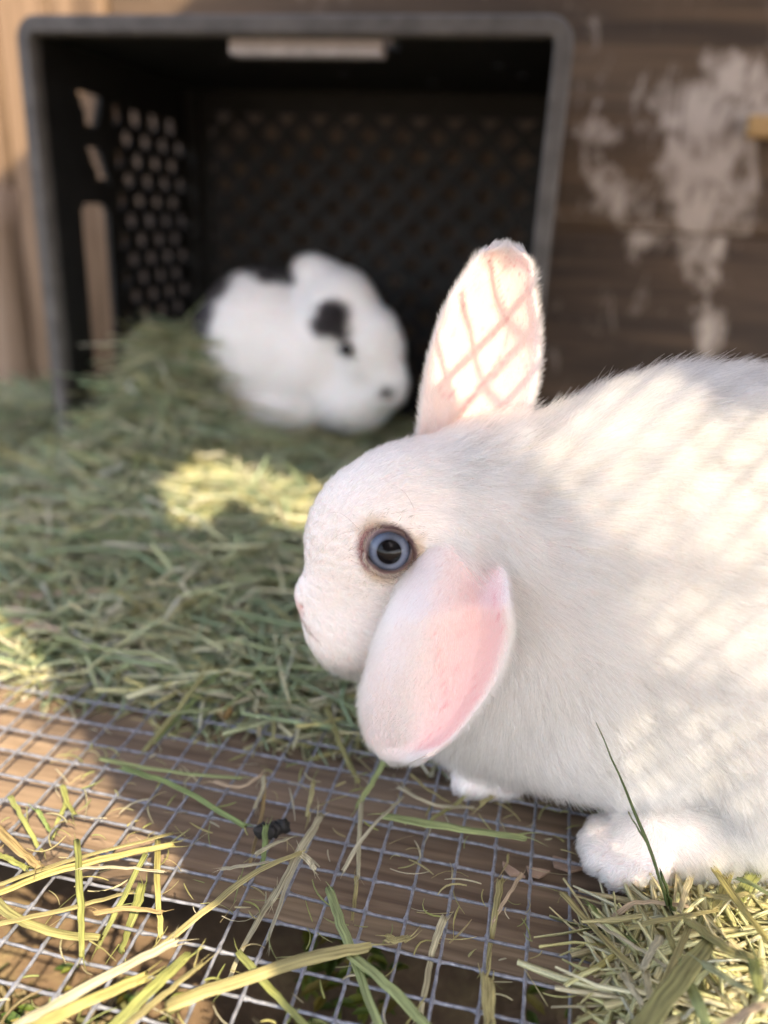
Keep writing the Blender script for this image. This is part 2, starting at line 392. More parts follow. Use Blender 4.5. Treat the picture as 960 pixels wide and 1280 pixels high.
panel('side_panel', side_mask(False), CL, 4, (KX1 - 4, KY0, KZ0), (0, 1, 0), (0, 0, 1), (1, 0, 0))
g, h = np.meshgrid(Ux, Uz, indexing='ij')
panel('back_panel', ~((g > KX0 + 24) & (g < KX1 - 24) & (h > KZ0 + 24) & (h < KZ1 - 26)), CL, 4, (KX0, KY1 - 4, KZ0), (1, 0, 0), (0, 0, 1), (0, 1, 0))
g, h = np.meshgrid(Ux, Uy, indexing='ij')
tm = np.ones(g.shape, bool)
tm &= ~((g > -196) & (g < -84) & (h > 384) & (h < 424))                                   # hand slot near the front
for cx, cy in ((-250, 470), (-160, 520), (-20, 480), (-8, 520), (-90, 560)):
    if True: tm &= ~((abs(g - cx - (cy % 3) * 4) < 5) & (abs(h - cy) < 5))
panel('top_panel', tm, CL, 4, (KX0, KY0, KZ1 - 4), (1, 0, 0), (0, 1, 0), (0, 0, 1))
panel('bottom_panel', np.ones((nx, ny), bool), CL, 4, (KX0, KY0, KZ0), (1, 0, 0), (0, 1, 0), (0, 0, 1))
V, Fc = box_arrays(-199, -88, 380, 396, KZ1 - 15, KZ1 - 2); placed('slot_light_insert', V, Fc, SLOT_PALE, bw=1.5)  # pale insert added to stand for the light in the slot
for xx in (KX0 + 4, KX1 - 14):
    V, Fc = box_arrays(xx, xx + 10, KY1 - 16, KY1 - 4.5, KZ0 + 5, KZ1 - 5); placed('corner_rib', V, Fc, PLASTIC, bw=1)
def lattice(u0, u1, v0, v1, step, wd, th, place, sgn, shift):
    """diagonal bars clipped to a rectangle; place(u,v,w)->xyz"""
    c0 = u0 - (v1 - v0) if sgn > 0 else u0
    c = c0
    while c < (u1 if sgn > 0 else u1 + (v1 - v0)):
        # line u = c + (v-v0)*sgn
        vs = [v0, v1]; us = [c, c + sgn * (v1 - v0)]
        ta, tb = 0.0, 1.0; du = us[1] - us[0]
        for lo, s1 in ((u0, 1), (u1, -1)):
            p_, q_ = -du * s1, (us[0] - lo) * s1
            if p_ < 0: ta = max(ta, q_ / p_)
            elif p_ > 0: tb = min(tb, q_ / p_)
        if tb - ta > 0.03:
            a = np.array([us[0] + du * ta, v0 + (v1 - v0) * ta]); b_ = np.array([us[0] + du * tb, v0 + (v1 - v0) * tb])
            d = nrm(b_ - a); nn = np.array([-d[1], d[0]]) * wd / 2
            q = [a - nn, b_ - nn, b_ + nn, a + nn]
            V = [place(x, y, shift) for x, y in q] + [place(x, y, shift + th) for x, y in q]
            placed('lattice_bar', V, [(0, 3, 2, 1), (4, 5, 6, 7), (0, 1, 5, 4), (1, 2, 6, 5), (2, 3, 7, 6), (3, 0, 4, 7)], PLASTIC)
        c += step
for sg, sh in ((1, 0.3), (-1, 2.2)):
    lattice(KX0 + 23, KX1 - 23, KZ0 + 23, KZ1 - 25, 34, 9.5, 1.6, lambda x, z, w_: (x, KY1 - 4 + w_, z), sg, sh)
    lattice(467, 605, 29, 287, 34, 12.5, 1.6, lambda y, z, w_: (KX0 + w_, y, z), sg, sh)
    lattice(467, 605, 29, 287, 34, 12.5, 1.6, lambda y, z, w_: (KX1 - 4 + w_, y, z), sg, sh)
# ------------------------------------------------------------------ hay
def ribbons(paths, widths, colors, thick=0.28, fold=0.35, twist=None, taper=0.6):
    """paths (n,m,3) -> flattened folded stalks, 4 verts round; returns V,F,uv,col"""
    n, m_, _ = paths.shape
    T = np.gradient(paths, axis=1); T = nrm(T)
    up = np.zeros_like(T); up[..., 2] = 1.0
    if twist is None: twist = np.zeros((n, m_))
    S = nrm(np.cross(T, up) + 1e-6); Nn = np.cross(S, T)
    c, s = np.cos(twist)[..., None], np.sin(twist)[..., None]
    S2 = S * c + Nn * s; N2 = -S * s + Nn * c
    tt = np.linspace(0, 1, m_); prof = 1 - taper * np.clip((tt - 0.55) / 0.45, 0, 1) ** 2 - 0.25 * np.clip((0.15 - tt) / 0.15, 0, 1)
    W = widths[:, None, None] * prof[None, :, None] * 0.5
    th = thick * widths[:, None, None] * 0.5
    V = np.stack([paths - S2 * W, paths + N2 * (th + fold * W), paths + S2 * W, paths + N2 * (fold * W - th * 0.2)], axis=2)   # n,m,4,3
    base = (np.arange(n) * m_ * 4)[:, None, None]; j = (np.arange(m_ - 1) * 4)[None, :, None]; k = np.arange(4)[None, None, :]; k2 = (k + 1) % 4
    Fc = np.stack([base + j + k, base + j + 4 + k, base + j + 4 + k2, base + j + k2], axis=-1).reshape(-1, 4)
    u = np.broadcast_to(tt[None, :, None], (n, m_, 4)) * (np.linalg.norm(paths[:, -1] - paths[:, 0], axis=1) / 30.0)[:, None, None] + rng.uniform(0, 50, n)[:, None, None]
    v = np.broadcast_to(np.array([0, .5, 1, .5])[None, None, :] * 0.3, (n, m_, 4)) + rng.uniform(0, 9, n)[:, None, None]
    col = np.broadcast_to(colors[:, None, None, :], (n, m_, 4, 3))
    return V.reshape(-1, 3), Fc, np.stack([u, v], -1).reshape(-1, 2), col.reshape(-1, 3)
def hay_mesh(name, V, Fc, uv, col):
    me = newmesh(name, V, Fc, True)
    l = me.uv_layers.new(name='UVMap'); li = np.empty(len(me.loops), np.int32); me.loops.foreach_get('vertex_index', li)
    l.data.foreach_set('uv', uv[li].astype(np.float32).ravel()); vcol(me, 'col', col); return me
PAL_GREEN = np.array([[0.44, 0.50, 0.26], [0.50, 0.54, 0.32], [0.33, 0.42, 0.24], [0.60, 0.59, 0.35], [0.68, 0.63, 0.40], [0.74, 0.68, 0.49], [0.56, 0.52, 0.24], [0.38, 0.46, 0.28]])
PAL_STRAW = np.array([[0.46, 0.42, 0.16], [0.52, 0.46, 0.22], [0.38, 0.40, 0.13], [0.55, 0.50, 0.30], [0.60, 0.55, 0.38], [0.32, 0.36, 0.13], [0.44, 0.36, 0.18], [0.48, 0.47, 0.20]])
def scatter(n, pos, lmin, lmax, wmin, wmax, pal, tilt=0.35, curl=0.5, seg=6, lift=(0, 12), direction=None, spread=3.14):
    a = rng.uniform(-math.pi, math.pi, n) if direction is None else direction + rng.normal(0, spread, n)
    el = rng.normal(0, tilt, n); L = rng.uniform(lmin, lmax, n) * rng.uniform(0.6, 1.0, n)
    d = np.stack([np.cos(a) * np.cos(el), np.sin(a) * np.cos(el), np.sin(el)], -1)
    side = np.stack([-np.sin(a), np.cos(a), np.zeros(n)], -1)
    t = np.linspace(-.5, .5, seg)
    cv = rng.normal(0, curl, n); sag = rng.uniform(-0.25, 0.5, n)
    pth = pos[:, None, :] + d[:, None, :] * (t[None, :, None] * L[:, None, None]) + side[:, None, :] * ((t ** 2)[None, :, None] * (cv * L)[:, None, None])
    pth[..., 2] -= (t ** 2)[None, :] * (sag * L)[:, None]
    pth[..., 2] += rng.uniform(lift[0], lift[1], n)[:, None]
    wd = rng.uniform(wmin, wmax, n); tw = rng.uniform(-1.2, 1.2, n)[:, None] + t[None, :] * rng.normal(0, 1.2, n)[:, None]
    col = pal[rng.integers(0, len(pal), n)] * rng.uniform(0.8, 1.3, n)[:, None] * [.98, 1.0, 1.08]
    return pth, wd, tw, np.clip(col, 0, 0.82)
def bedh(x, y):
    """top of the hay bed"""
    x = np.asarray(x, float); y = np.asarray(y, float)
    s = np.clip((y - 60) / 230, 0, 1); z = -3 + 12 * s * s * (3 - 2 * s)
    z = z + 92 * np.exp(-(((x + 285) / np.where(x < -285, 27, 50)) ** 2) - (((y - 445) / 88) ** 2))
    z = z + 30 * np.exp(-(((x + 235) / 62) ** 2) - (((y - 350) / 70) ** 2))
    z = z + 16 * np.exp(-(((x + 150) / 110) ** 2) - (((y - 235) / 70) ** 2))
    z = z + 16 * np.exp(-(((x + 440) / 50) ** 2) - (((y - 420) / 160) ** 2))
    z = z - 12 * np.exp(-(((x + 345) / 35) ** 2) - (((y - 340) / 45) ** 2))
    z = z + 4 * np.sin(x * .045 + 1) * np.sin(y * .05)
    return z
# bed underneath
gx = np.arange(-640, 321, 12.0); gy = np.arange(66, 640, 12.0); G, H = np.meshgrid(gx, gy, indexing='ij')
Z = bedh(G, H) - 7 + rng.normal(0, 1.2, G.shape)
Z[:, 0] = -70
idx = np.arange(G.size).reshape(G.shape); Fq = np.stack([idx[:-1, :-1], idx[1:, :-1], idx[1:, 1:], idx[:-1, 1:]], -1).reshape(-1, 4)
def bed_mat():
    m, n, l, b = mat('matted_hay')
    tc = N(n, 'ShaderNodeTexCoord'); nz = N(n, 'ShaderNodeTexNoise', **{'Scale': 90.0, 'Detail': 6.0, 'Roughness': 0.7}); l.new(tc.outputs['Object'], nz.inputs['Vector'])
    r = ramp(n, [(0.3, (0.10, 0.10, 0.05)), (0.5, (0.22, 0.22, 0.11)), (0.7, (0.40, 0.37, 0.2))]); l.new(nz.outputs[0], r.inputs[0]); l.new(r.outputs[0], b.inputs['Base Color']); b.inputs['Roughness'].default_value = 0.9
    return m
bed = obj('hay_bed', newmesh('hay_bed', np.stack([G, H, Z], -1).reshape(-1, 3), Fq), bed_mat()); tag(bed, kind='structure')
nB = 26000
bx = rng.uniform(-520, 200, nB * 2); by = 62 + 480 * rng.uniform(0, 1, nB * 2) ** 1.35
ok = (bx > -90 - 0.95 * (by + 20)) & (bx < 60 + .32 * by) & ~((bx > KX0 - 8) & (bx < KX0 + 8) & (by > 356)); bx, by = bx[ok][:nB], by[ok][:nB]
pos = np.stack([bx, by, bedh(bx, by) - 5], -1)
p1, w1, t1, c1 = scatter(len(bx), pos, 30, 95, 1.0, 3.0, PAL_GREEN, tilt=0.28, curl=0.35, seg=6, lift=(-3, 9))
p1[..., 2] = np.maximum(p1[..., 2], bedh(p1[..., 0], p1[..., 1]) - 9)
# keep the stalks out of the rabbits and off the open beam
keep = (p1[..., 1].min(1) > 40) & ~((p1[..., 1].min(1) < 58) & (rng.uniform(0, 1, len(bx)) > 0.5))
cross = ((p1[..., 0] - KX0).min(1) < 0) & ((p1[..., 0] - KX0).max(1) > 0) & (p1[..., 1].max(1) > 350)
keep &= ~cross
p1, w1, t1, c1 = p1[keep], w1[keep], t1[keep], c1[keep]
nb = 5000; bx = rng.uniform(-520, 160, nb); by = 75 + 430 * rng.uniform(0, 1, nb) ** 1.3; ok = (bx > -80 - 0.9 * (by + 20)) & (bx < 40 + .3 * by) & ~((abs(bx - KX0) < 60) & (by > 300)); bx, by = bx[ok], by[ok]
pL, wL, tL, cL = scatter(len(bx), np.stack([bx, by, bedh(bx, by)], -1), 70, 170, 1.0, 3.2, PAL_GREEN * 1.12, tilt=0.10, curl=0.55, seg=6, lift=(0, 9), direction=-.35, spread=.8)
pL[..., 2] = np.maximum(pL[..., 2], bedh(pL[..., 0], pL[..., 1]) - 2)
okL = (pL[..., 1].min(1) > 46) & ~(((pL[..., 0] - KX0).min(1) < 6) & ((pL[..., 0] - KX0).max(1) > -6) & (pL[..., 1].max(1) > 350))
p1, w1, t1, c1 = np.concatenate([p1, pL[okL]]), np.r_[w1, wL[okL]], np.concatenate([t1, tL[okL]]), np.concatenate([c1, cL[okL]])
V, Fc, uv, col = ribbons(p1, w1, c1, twist=t1)
tag(obj('hay', hay_mesh('hay', V, Fc, uv, col), HAY), 'deep bed of green hay spilling out of the crate', 'hay', kind='stuff')
# litter below the wire
nL = 2600
lx, ly = rng.uniform(-260, 220, nL), rng.uniform(-190, -20, nL)
p2, w2, t2, c2 = scatter(nL, np.stack([lx, ly, np.full(nL, -94.0)], -1), 12, 60, 1.5, 4.0, np.array([[0.2, 0.15, 0.08], [0.32, 0.26, 0.14], [0.16, 0.17, 0.07], [0.42, 0.34, 0.2], [0.24, 0.24, 0.1]]), tilt=0.25, lift=(0, 10))
V, Fc, uv, col = ribbons(p2, w2, c2, twist=t2)
tag(obj('hay_litter', hay_mesh('hay_litter', V, Fc, uv, col), HAY), 'scattered hay scraps on the dark earth under the wire', 'hay', kind='stuff')
# green weeds under the wire: clumps of small leaves
def leaves(cx, cy, n, sp, zlo, zhi, s0, s1, pal):
    V = []; Fc = []; C_ = []
    for k in range(n):
        p = np.array([rng.normal(cx, sp), rng.normal(cy, sp), rng.uniform(zlo, zhi)]); a = rng.uniform(0, 6.28); L = rng.uniform(s0, s1)
        d = np.array([math.cos(a), math.sin(a), rng.uniform(-.2, .5)]); d /= np.linalg.norm(d); sd = np.cross(d, [0, 0, 1]); sd /= np.linalg.norm(sd); nn = np.cross(sd, d)
        b0 = len(V); wd = L * rng.uniform(.32, .5)
        for (f, q, r_) in ((0, 0, 0), (.3, -.8, .1), (.3, 0, -.05), (.3, .8, .1), (.65, -.8, .08), (.65, 0, -.06), (.65, .8, .08), (1, 0, -.1)):
            V.append(p + d * L * f + sd * wd * .5 * q + nn * L * r_)
        Fc += [(b0, b0 + 2, b0 + 1), (b0, b0 + 3, b0 + 2), (b0 + 1, b0 + 2, b0 + 5, b0 + 4), (b0 + 2, b0 + 3, b0 + 6, b0 + 5), (b0 + 4, b0 + 5, b0 + 7), (b0 + 5, b0 + 6, b0 + 7)]
        c = pal[rng.integers(0, len(pal))] * rng.uniform(.8, 1.2); C_ += [c] * 8
    return np.array(V), Fc, np.array(C_)
LEAFP = np.array([[0.16, 0.24, 0.04], [0.25, 0.30, 0.05], [0.10, 0.17, 0.04], [0.30, 0.26, 0.06]])
LEAFM = hay_mat('leaf', 0.35, 0.45)
def weed(px, py, n, sp, z, label):
    q = atz(px, py, z); V, Fc, C_ = leaves(q[0], q[1], n, sp, -94, z + 12, 6, 13, LEAFP)
    me = newmesh('weed_plant', V, Fc, True); l = me.uv_layers.new(name='UVMap'); vcol(me, 'col', C_)
    o = recentre(obj('weed_plant', me, LEAFM)); tag(o, label, 'weed', 'weeds growing under the wire floor')
weed(415, 1165, 46, 9, -58, 'yellow green weed glowing under the wire left of the crossed green blades')
weed(470, 1180, 26, 7, -60, 'small green weed under the wire just right of the crossed green blades')
weed(60, 1265, 22, 16, -70, 'low mossy weed under the wire at the bottom left corner')
weed(420, 1275, 18, 14, -75, 'dark green weed under the wire at the bottom edge')
weed(735, 1270, 16, 12, -70, 'green weed under the wire beside the edge of the straw pile')

# single stalks one can pick out -----------------------------------------
COLS = dict(yellow=(0.58, 0.52, 0.22), lime=(0.42, 0.45, 0.17), straw=(0.60, 0.53, 0.28), pale=(0.66, 0.60, 0.46), cream=(0.74, 0.68, 0.56), green=(0.27, 0.36, 0.15), grey=(0.40, 0.44, 0.30), olive=(0.36, 0.34, 0.16), dark=(0.11, 0.16, 0.055), tan=(0.44, 0.33, 0.18), pink=(0.62, 0.48, 0.38), sage=(0.40, 0.47, 0.24))
def catmull(P, n):
    P = np.asarray(P, float)
    Q = np.vstack([2 * P[0] - P[1], P, 2 * P[-1] - P[-2]]); out = []
    m_ = len(P) - 1
    for t in np.linspace(0, m_ - 1e-6, n):
        i = int(t); f = t - i; a, b_, c, d = Q[i:i + 4]
        out.append(0.5 * ((2 * b_) + (-a + c) * f + (2 * a - 5 * b_ + 4 * c - d) * f * f + (-a + 3 * b_ - 3 * c + d) * f ** 3))
    return np.array(out)
def stalk(pts, wpx, colour, label, fray=True, taper=0.25, pts3=None, flat=True):
    if pts3 is None: pts3 = [atz(p[0], p[1], p[2]) for p in pts]
    path = catmull(pts3, 13); c0 = np.array(COLS[colour]) * (.72 if colour in ('cream', 'pale', 'straw', 'yellow', 'lime') else .9) * [1, 1, .88]; w_ = wpx * 0.25
    path[1:-1] += rng.normal(0, 0.12, (11, 3))
    n = len(path); T = nrm(np.gradient(path, axis=0)); S = nrm(np.cross(T, [0, 0, 1.0])); Nn = np.cross(S, T)
    rr = w_ / 2 * (1 - taper * np.linspace(0, 1, n) ** 2) * (1 + 0.06 * np.sin(np.linspace(0, 9, n) + rng.uniform(0, 6)))
    tw = rng.uniform(-.25, .25) + np.linspace(0, rng.normal(0, .25), n)
    K = 10; V = []; uvs = []
    for a in range(n):
        s = S[a] * math.cos(tw[a]) + Nn[a] * math.sin(tw[a]); nn = -S[a] * math.sin(tw[a]) + Nn[a] * math.cos(tw[a])
        for k in range(K):
            an = 2 * math.pi * k / K; x = math.cos(an); y = 0.30 * math.sin(an) + (0.20 * (abs(x) - .5))
            y += 0.10 * math.sin(5 * x + 1)                       # ribs along the blade
            jag = T[a] * (rng.uniform(-.8, .8) * w_ * .45 if a in (0, n - 1) else 0)
            V.append(path[a] + s * x * rr[a] + nn * y * rr[a] + jag); uvs.append((a * .12, k / K))
    Fc = []
    for a in range(n - 1):
        for k in range(K): Fc.append((a * K + k, a * K + (k + 1) % K, (a + 1) * K + (k + 1) % K, (a + 1) * K + k))
    Fc.append(tuple(range(K))[::-1]); Fc.append(tuple(range((n - 1) * K, n * K)))
    C_ = [c0 * (1 + .12 * math.sin(a * .9 + k)) for a in range(n) for k in range(K)]
    if fray and w_ > 1.2:
        for e, sg in ((0, -1), (n - 1, 1)):
            for q in range(rng.integers(1, 4)):
                L = w_ * rng.uniform(.8, 2.6); off = rng.uniform(-.42, .42) * w_; d = T[e] * sg + S[e] * rng.normal(0, .3) + np.array([0, 0, rng.normal(0, .25)]); d /= np.linalg.norm(d)
                b0 = len(V); r0 = w_ * rng.uniform(.06, .13); st = path[e] + S[e] * off - T[e] * sg * w_ * .8
                for f in (0, .5, 1.0):
                    c = st + d * (L + w_ * .8) * f + S[e] * (f * f * rng.normal(0, .2) * L); r_ = r0 * (1.2 - f)
                    V += [c + S[e] * r_, c + Nn[e] * r_ * .8, c - S[e] * r_]; uvs += [(f, 0), (f, .1), (f, .2)]; C_ += [c0 * 1.12] * 3
                for f in range(2):
                    for k in range(3): Fc.append((b0 + f * 3 + k, b0 + f * 3 + (k + 1) % 3, b0 + f * 3 + 3 + (k + 1) % 3, b0 + f * 3 + 3 + k))
    V = np.array(V); me = newmesh('hay_stalk', V, Fc, True)
    l = me.uv_layers.new(name='UVMap'); li = np.empty(len(me.loops), np.int32); me.loops.foreach_get('vertex_index', li)
    l.data.foreach_set('uv', (np.array(uvs) * [1, .35] + rng.uniform(0, 30, 2))[li].astype(np.float32).ravel()); vcol(me, 'col', np.clip(np.array(C_), 0, .8))
    o = recentre(obj('hay_stalk', me, HAY)); tag(o, label, 'hay stalk', 'loose hay stalks on the wire mesh'); return o
STALKS = [
 ([(-15, 1110, 3), (100, 1072, 5), (215, 1042, 7)], 9, 'straw', 'long sunlit straw crossing the left edge, upper of a parallel pair'),
 ([(-15, 1122, 3), (80, 1086, 5), (218, 1055, 6)], 10, 'yellow', 'yellow sunlit straw with a square cut end, lower of the parallel pair at left'),
 ([(-12, 1157, 4), (90, 1135, 5), (166, 1114, 6)], 9, 'straw', 'straw slanting up from the left edge under the parallel pair'),
 ([(-12, 1122, 3), (20, 1148, 4), (75, 1168, 4), (124, 1172, 3)], 12, 'olive', 'bent olive blade coming from the left edge and drooping right'),
 ([(96, 1050, 5), (100, 1120, 8), (102, 1196, 2)], 9, 'lime', 'upright lime stem standing at left, first of the upright stems'),
 ([(182, 1068, 8), (150, 1130, 6), (122, 1186, 1)], 8, 'lime', 'slanting green stem between the two upright stems at left'),
 ([(197, 1050, 3), (197, 1110, 5), (201, 1170, 1)], 8, 'yellow', 'upright yellow stem right of the slanting green stem'),
 ([(178, 1105, 2), (166, 1148, 1), (150, 1192, -8)], 12, 'lime', 'short wide green stem sinking through the wire at left'),
 ([(118, 1141, 8), (160, 1136, 8), (202, 1140, 8)], 7, 'tan', 'short tan straw lying level across the green stems'),
 ([(100, 1086, 8), (150, 1084, 8), (205, 1090, 8)], 5, 'cream', 'thin cream straw just under the square cut yellow straw'),
 ([(20, 1286, 4), (130, 1222, 6), (222, 1176, 8)], 13, 'cream', 'cream half of the very long straw rising from the bottom left corner'),
 ([(190, 1192, 6), (270, 1128, 8), (325, 1088, 9), (376, 1066, 9)], 9, 'straw', 'yellow upper half of the very long straw that points to the black droppings'),
 ([(20, 1296, 8), (100, 1256, 9), (182, 1221, 9)], 14, 'yellow', 'bright yellow blade along the lower side of the long cream straw'),
 ([(135, 1292, 5), (190, 1236, 8), (234, 1194, 8)], 14, 'lime', 'bright lime split blade at the bottom, left of its cream twin'),
 ([(150, 1290, 9), (205, 1243, 10), (252, 1204, 10)], 10, 'straw', 'straw coloured twin lying beside the lime split blade'),
 ([(214, 1256, 7), (300, 1226, 9), (400, 1195, 9), (460, 1184, 8)], 16, 'straw', 'thick pale yellow blade lying across the bottom centre'),
 ([(297, 1189, 2), (332, 1230, 5), (384, 1284, 5)], 9, 'lime', 'yellow green blade passing under the thick pale yellow blade'),
 ([(411, 1111, 2), (432, 1170, 5), (478, 1292, 5)], 12, 'sage', 'long green blade slanting down to the bottom, left of the crossing pair'),
 ([(438, 1194, 7), (482, 1230, 8), (540, 1290, 8)], 13, 'sage', 'wide green blade branching right from the crossing pair'),
 ([(556, 1146, 5), (540, 1190, 1), (526, 1268, -12)], 9, 'pale', 'pale folded stem poking down through the wire, right of the wide green blade'),
 ([(626, 1100, 3), (618, 1150, 2), (604, 1218, -8)], 9, 'straw', 'straw stem hanging through the wire below the white rabbit'),
 ([(652, 1092, 4), (634, 1122, 4), (616, 1152, 2)], 5, 'pink', 'thin pinkish sliver leaning on the hanging straw stem'),
 ([(610, 1222, 4), (610, 1250, 5), (612, 1292, 5)], 17, 'straw', 'broad upright straw end at the bottom edge'),
 ([(482, 1172, 4), (496, 1175, 4), (511, 1171, 4)], 10, 'straw', 'tiny chopped straw piece sitting on one wire'),
 ([(124, 948, 5), (165, 957, 4), (230, 967, 3), (302, 973, 3)], 8, 'sage', 'pale green blade lying level, upper of the forked pair'),
 ([(152, 960, 4), (220, 983, 3), (306, 1033, 2)], 9, 'green', 'green blade slanting down, lower of the forked pair'),
 ([(478, 1020, 5), (560, 1034, 6), (656, 1048, 5)], 13, 'sage', 'shredded pale green stem lying level below the white ear'),
 ([(498, 984, 5), (544, 1006, 4), (592, 1009, 3)], 6, 'cream', 'cream bent straw in front of the front paws'),
 ([(514, 968, 4), (532, 985, 3), (562, 1003, 3)], 5, 'straw', 'short straw leaning above the cream bent straw'),
 ([(540, 1024, 3), (580, 998, 4), (614, 970, 8)], 7, 'olive', 'olive stem slanting up towards the front paws'),
 ([(600, 1004, 4), (616, 995, 5), (622, 985, 6)], 9, 'straw', 'short yellow tuft of hay by the near front paw'),
 ([(428, 1090, 3), (458, 1042, 6), (504, 996, 8)], 6, 'cream', 'cream straw slanting up to the end of the shredded stem'),
 ([(452, 1004, 4), (449, 1050, 4), (448, 1096, 1)], 7, 'pale', 'pale upright straw crossed by the slanting cream straw'),
 ([(446, 1095, 1), (444, 1120, -2), (440, 1150, -9)], 6, 'straw', 'yellow stem end passing down through the wire below the pale straw'),
 ([(482, 948, 7), (464, 980, 4), (446, 1009, 2)], 9, 'sage', 'short green blade just under the tip of the drooping ear'),
 ([(408, 884, 6), (424, 928, 3), (448, 977, 2)], 10, 'olive', 'curved olive blade left of the drooping ear tip'),
 ([(262, 832, 12), (218, 892, 5), (180, 938, 3)], 12, 'olive', 'blurred olive stem leaning out of the hay onto the wire'),
 ([(278, 836, 9), (240, 878, 4), (196, 926, 3)], 7, 'green', 'thin green stem beside the blurred olive stem'),
 ([(318, 880, 3), (322, 900, 2), (324, 922, 1)], 9, 'pale', 'short pale stub of hay at the far edge of the beam'),
 ([(402, 1018, 8), (372, 1068, 8), (340, 1128, 6)], 10, 'pale', 'pale flat straw crossing the black droppings, upper stalk'),
 ([(396, 1034, 6), (365, 1090, 4), (334, 1176, 2)], 7, 'cream', 'cream straw running beside the pale flat straw'),
 ([(346, 1112, 4), (312, 1170, 0), (284, 1228, -8)], 8, 'pale', 'pale straw continuing down left through the wire'),
 ([(320, 1068, 7), (340, 1056, 8), (360, 1048, 8)], 7, 'pale', 'short pale chip leaning on the black droppings'),
 ([(278, 1086, 5), (308, 1082, 6), (336, 1077, 6)], 6, 'cream', 'short cream straw pointing left from below the droppings'),
 ([(376, 1066, 8), (386, 1076, 7), (394, 1087, 6)], 9, 'cream', 'stubby cream chip right of the black droppings'),
 ([(332, 1032, 6), (331, 1055, 5), (328, 1080, 4)], 8, 'green', 'short green sprig standing against the black droppings'),
 ([(331, 968, 3), (328, 1012, 0), (312, 1082, -4)], 6, 'tan', 'thin tan stem lying between wires above the droppings'),
 ([(268, 977, 4), (300, 984, 4), (327, 969, 4)], 6, 'pink', 'small pinkish bent chip at the end of the forked pair'),
 ([(329, 970, 4), (328, 988, 3), (318, 1010, 2)], 6, 'pale', 'pale upright chip below the pinkish bent chip'),
 ([(392, 978, 5), (388, 1000, 4), (383, 1020, 2)], 8, 'straw', 'little yellow tipped sprig above the black droppings'),
 ([(12, 995, 5), (28, 1022, 4), (50, 1062, 0)], 7, 'lime', 'thin lime stem leaning in the sunlit corner of the wire, leftmost'),
 ([(78, 982, 4), (84, 1004, 3), (94, 1018, 2)], 8, 'lime', 'sunlit green sprig in the left corner, upper piece'),
 ([(84, 1000, 2), (74, 1024, 0), (66, 1046, -3)], 7, 'lime', 'sunlit green sprig in the left corner, lower piece'),
 ([(46, 1012, 3), (56, 1028, 0), (66, 1044, -3)], 7, 'green', 'dark green sprig between the sunlit sprigs'),
 ([(-10, 1030, 5), (25, 1064, 6), (49, 1084, 6)], 13, 'tan', 'flat tan blade with a cut end entering at the left edge'),
 ([(-10, 1066, 4), (12, 1074, 4), (32, 1086, 3)], 9, 'lime', 'lime leaf below the flat tan blade'),
 # straw pile at the right
 ([(702, 1116, 3), (742, 1160, 5), (780, 1200, 8), (832, 1238, 10)], 9, 'straw', 'long straw on the left flank of the straw pile'),
 ([(745, 1154, 8), (795, 1184, 12), (836, 1211, 15)], 5, 'cream', 'thin cream straw lying over the left flank of the pile'),
 ([(786, 1160, 9), (832, 1150, 13), (897, 1138, 16)], 8, 'straw', 'straw lying nearly level below the hind foot'),
 ([(766, 1149, 5), (796, 1128, 9), (860, 1133, 12)], 7, 'pink', 'pinkish peeled straw arched below the hind foot'),
 ([(860, 1150, 19), (907, 1185, 22), (952, 1203, 22)], 14, 'olive', 'wide olive blade folding over the middle of the pile'),
 ([(800, 1292, 17), (846, 1230, 20), (888, 1178, 20)], 25, 'olive', 'broadest fibrous stalk in the middle of the straw pile'),
 ([(792, 1292, 15), (830, 1228, 18), (862, 1158, 18)], 9, 'straw', 'straw stalk along the left side of the broadest stalk'),
 ([(889, 1080, 14), (925, 1132, 20), (966, 1182, 24)], 12, 'yellow', 'bright yellow folded blade at the right of the pile'),
 ([(966, 1068, 10), (940, 1097, 13), (924, 1124, 15)], 20, 'lime', 'broad yellow green stem at the right edge above the pile'),
 ([(924, 1098, 18), (945, 1108, 20), (970, 1124, 20)], 11, 'sage', 'pale green blade crossing the broad yellow green stem'),
 ([(878, 1205, 21), (920, 1230, 23), (968, 1248, 23)], 10, 'grey', 'grey green blade in the lower right of the pile'),
 ([(860, 1226, 18), (872, 1252, 19), (884, 1288, 19)], 14, 'sage', 'green blade pointing straight down at the bottom of the pile'),
 ([(902, 1286, 23), (930, 1268, 25), (956, 1255, 25)], 9, 'pink', 'smooth pinkish stalk in the lower right corner'),
 ([(722, 1273, 1), (758, 1264, 3), (792, 1251, 6)], 5, 'straw', 'thin straw lying out from the foot of the pile'),
 ([(718, 1222, 3), (742, 1212, 5), (768, 1194, 7)], 8, 'yellow', 'short yellow blade at the left foot of the pile'),
 ([(778, 1216, 10), (788, 1234, 12), (802, 1254, 13)], 8, 'cream', 'short cream stub on the left of the pile, upper one'),
 ([(806, 1214, 13), (810, 1234, 14), (816, 1256, 15)], 9, 'pale', 'short pale stub right of the cream stub'),
 ([(826, 1171, 15), (814, 1190, 15), (804, 1210, 14)], 10, 'cream', 'whitish flat chip leaning on top of the pile'),
 ([(866, 1082, 8), (858, 1112, 11), (849, 1140, 13)], 9, 'pale', 'pale stem standing beside the dark green blade of grass'),
 ([(918, 1066, 8), (908, 1100, 12), (894, 1138, 14)], 12, 'yellow', 'golden stem standing behind the pile below the rabbit'),
 ([(942, 1200, 25), (945, 1218, 25), (948, 1240, 24)], 12, 'lime', 'stubby yellow green end folded down at the right edge'),
 ([(832, 1158, 16), (840, 1180, 17), (846, 1204, 18)], 8, 'olive', 'short olive piece on the crest of the pile'),
 ([(880, 1118, 12), (905, 1122, 15), (935, 1117, 18)], 9, 'straw', 'straw lying level just under the golden stem'),
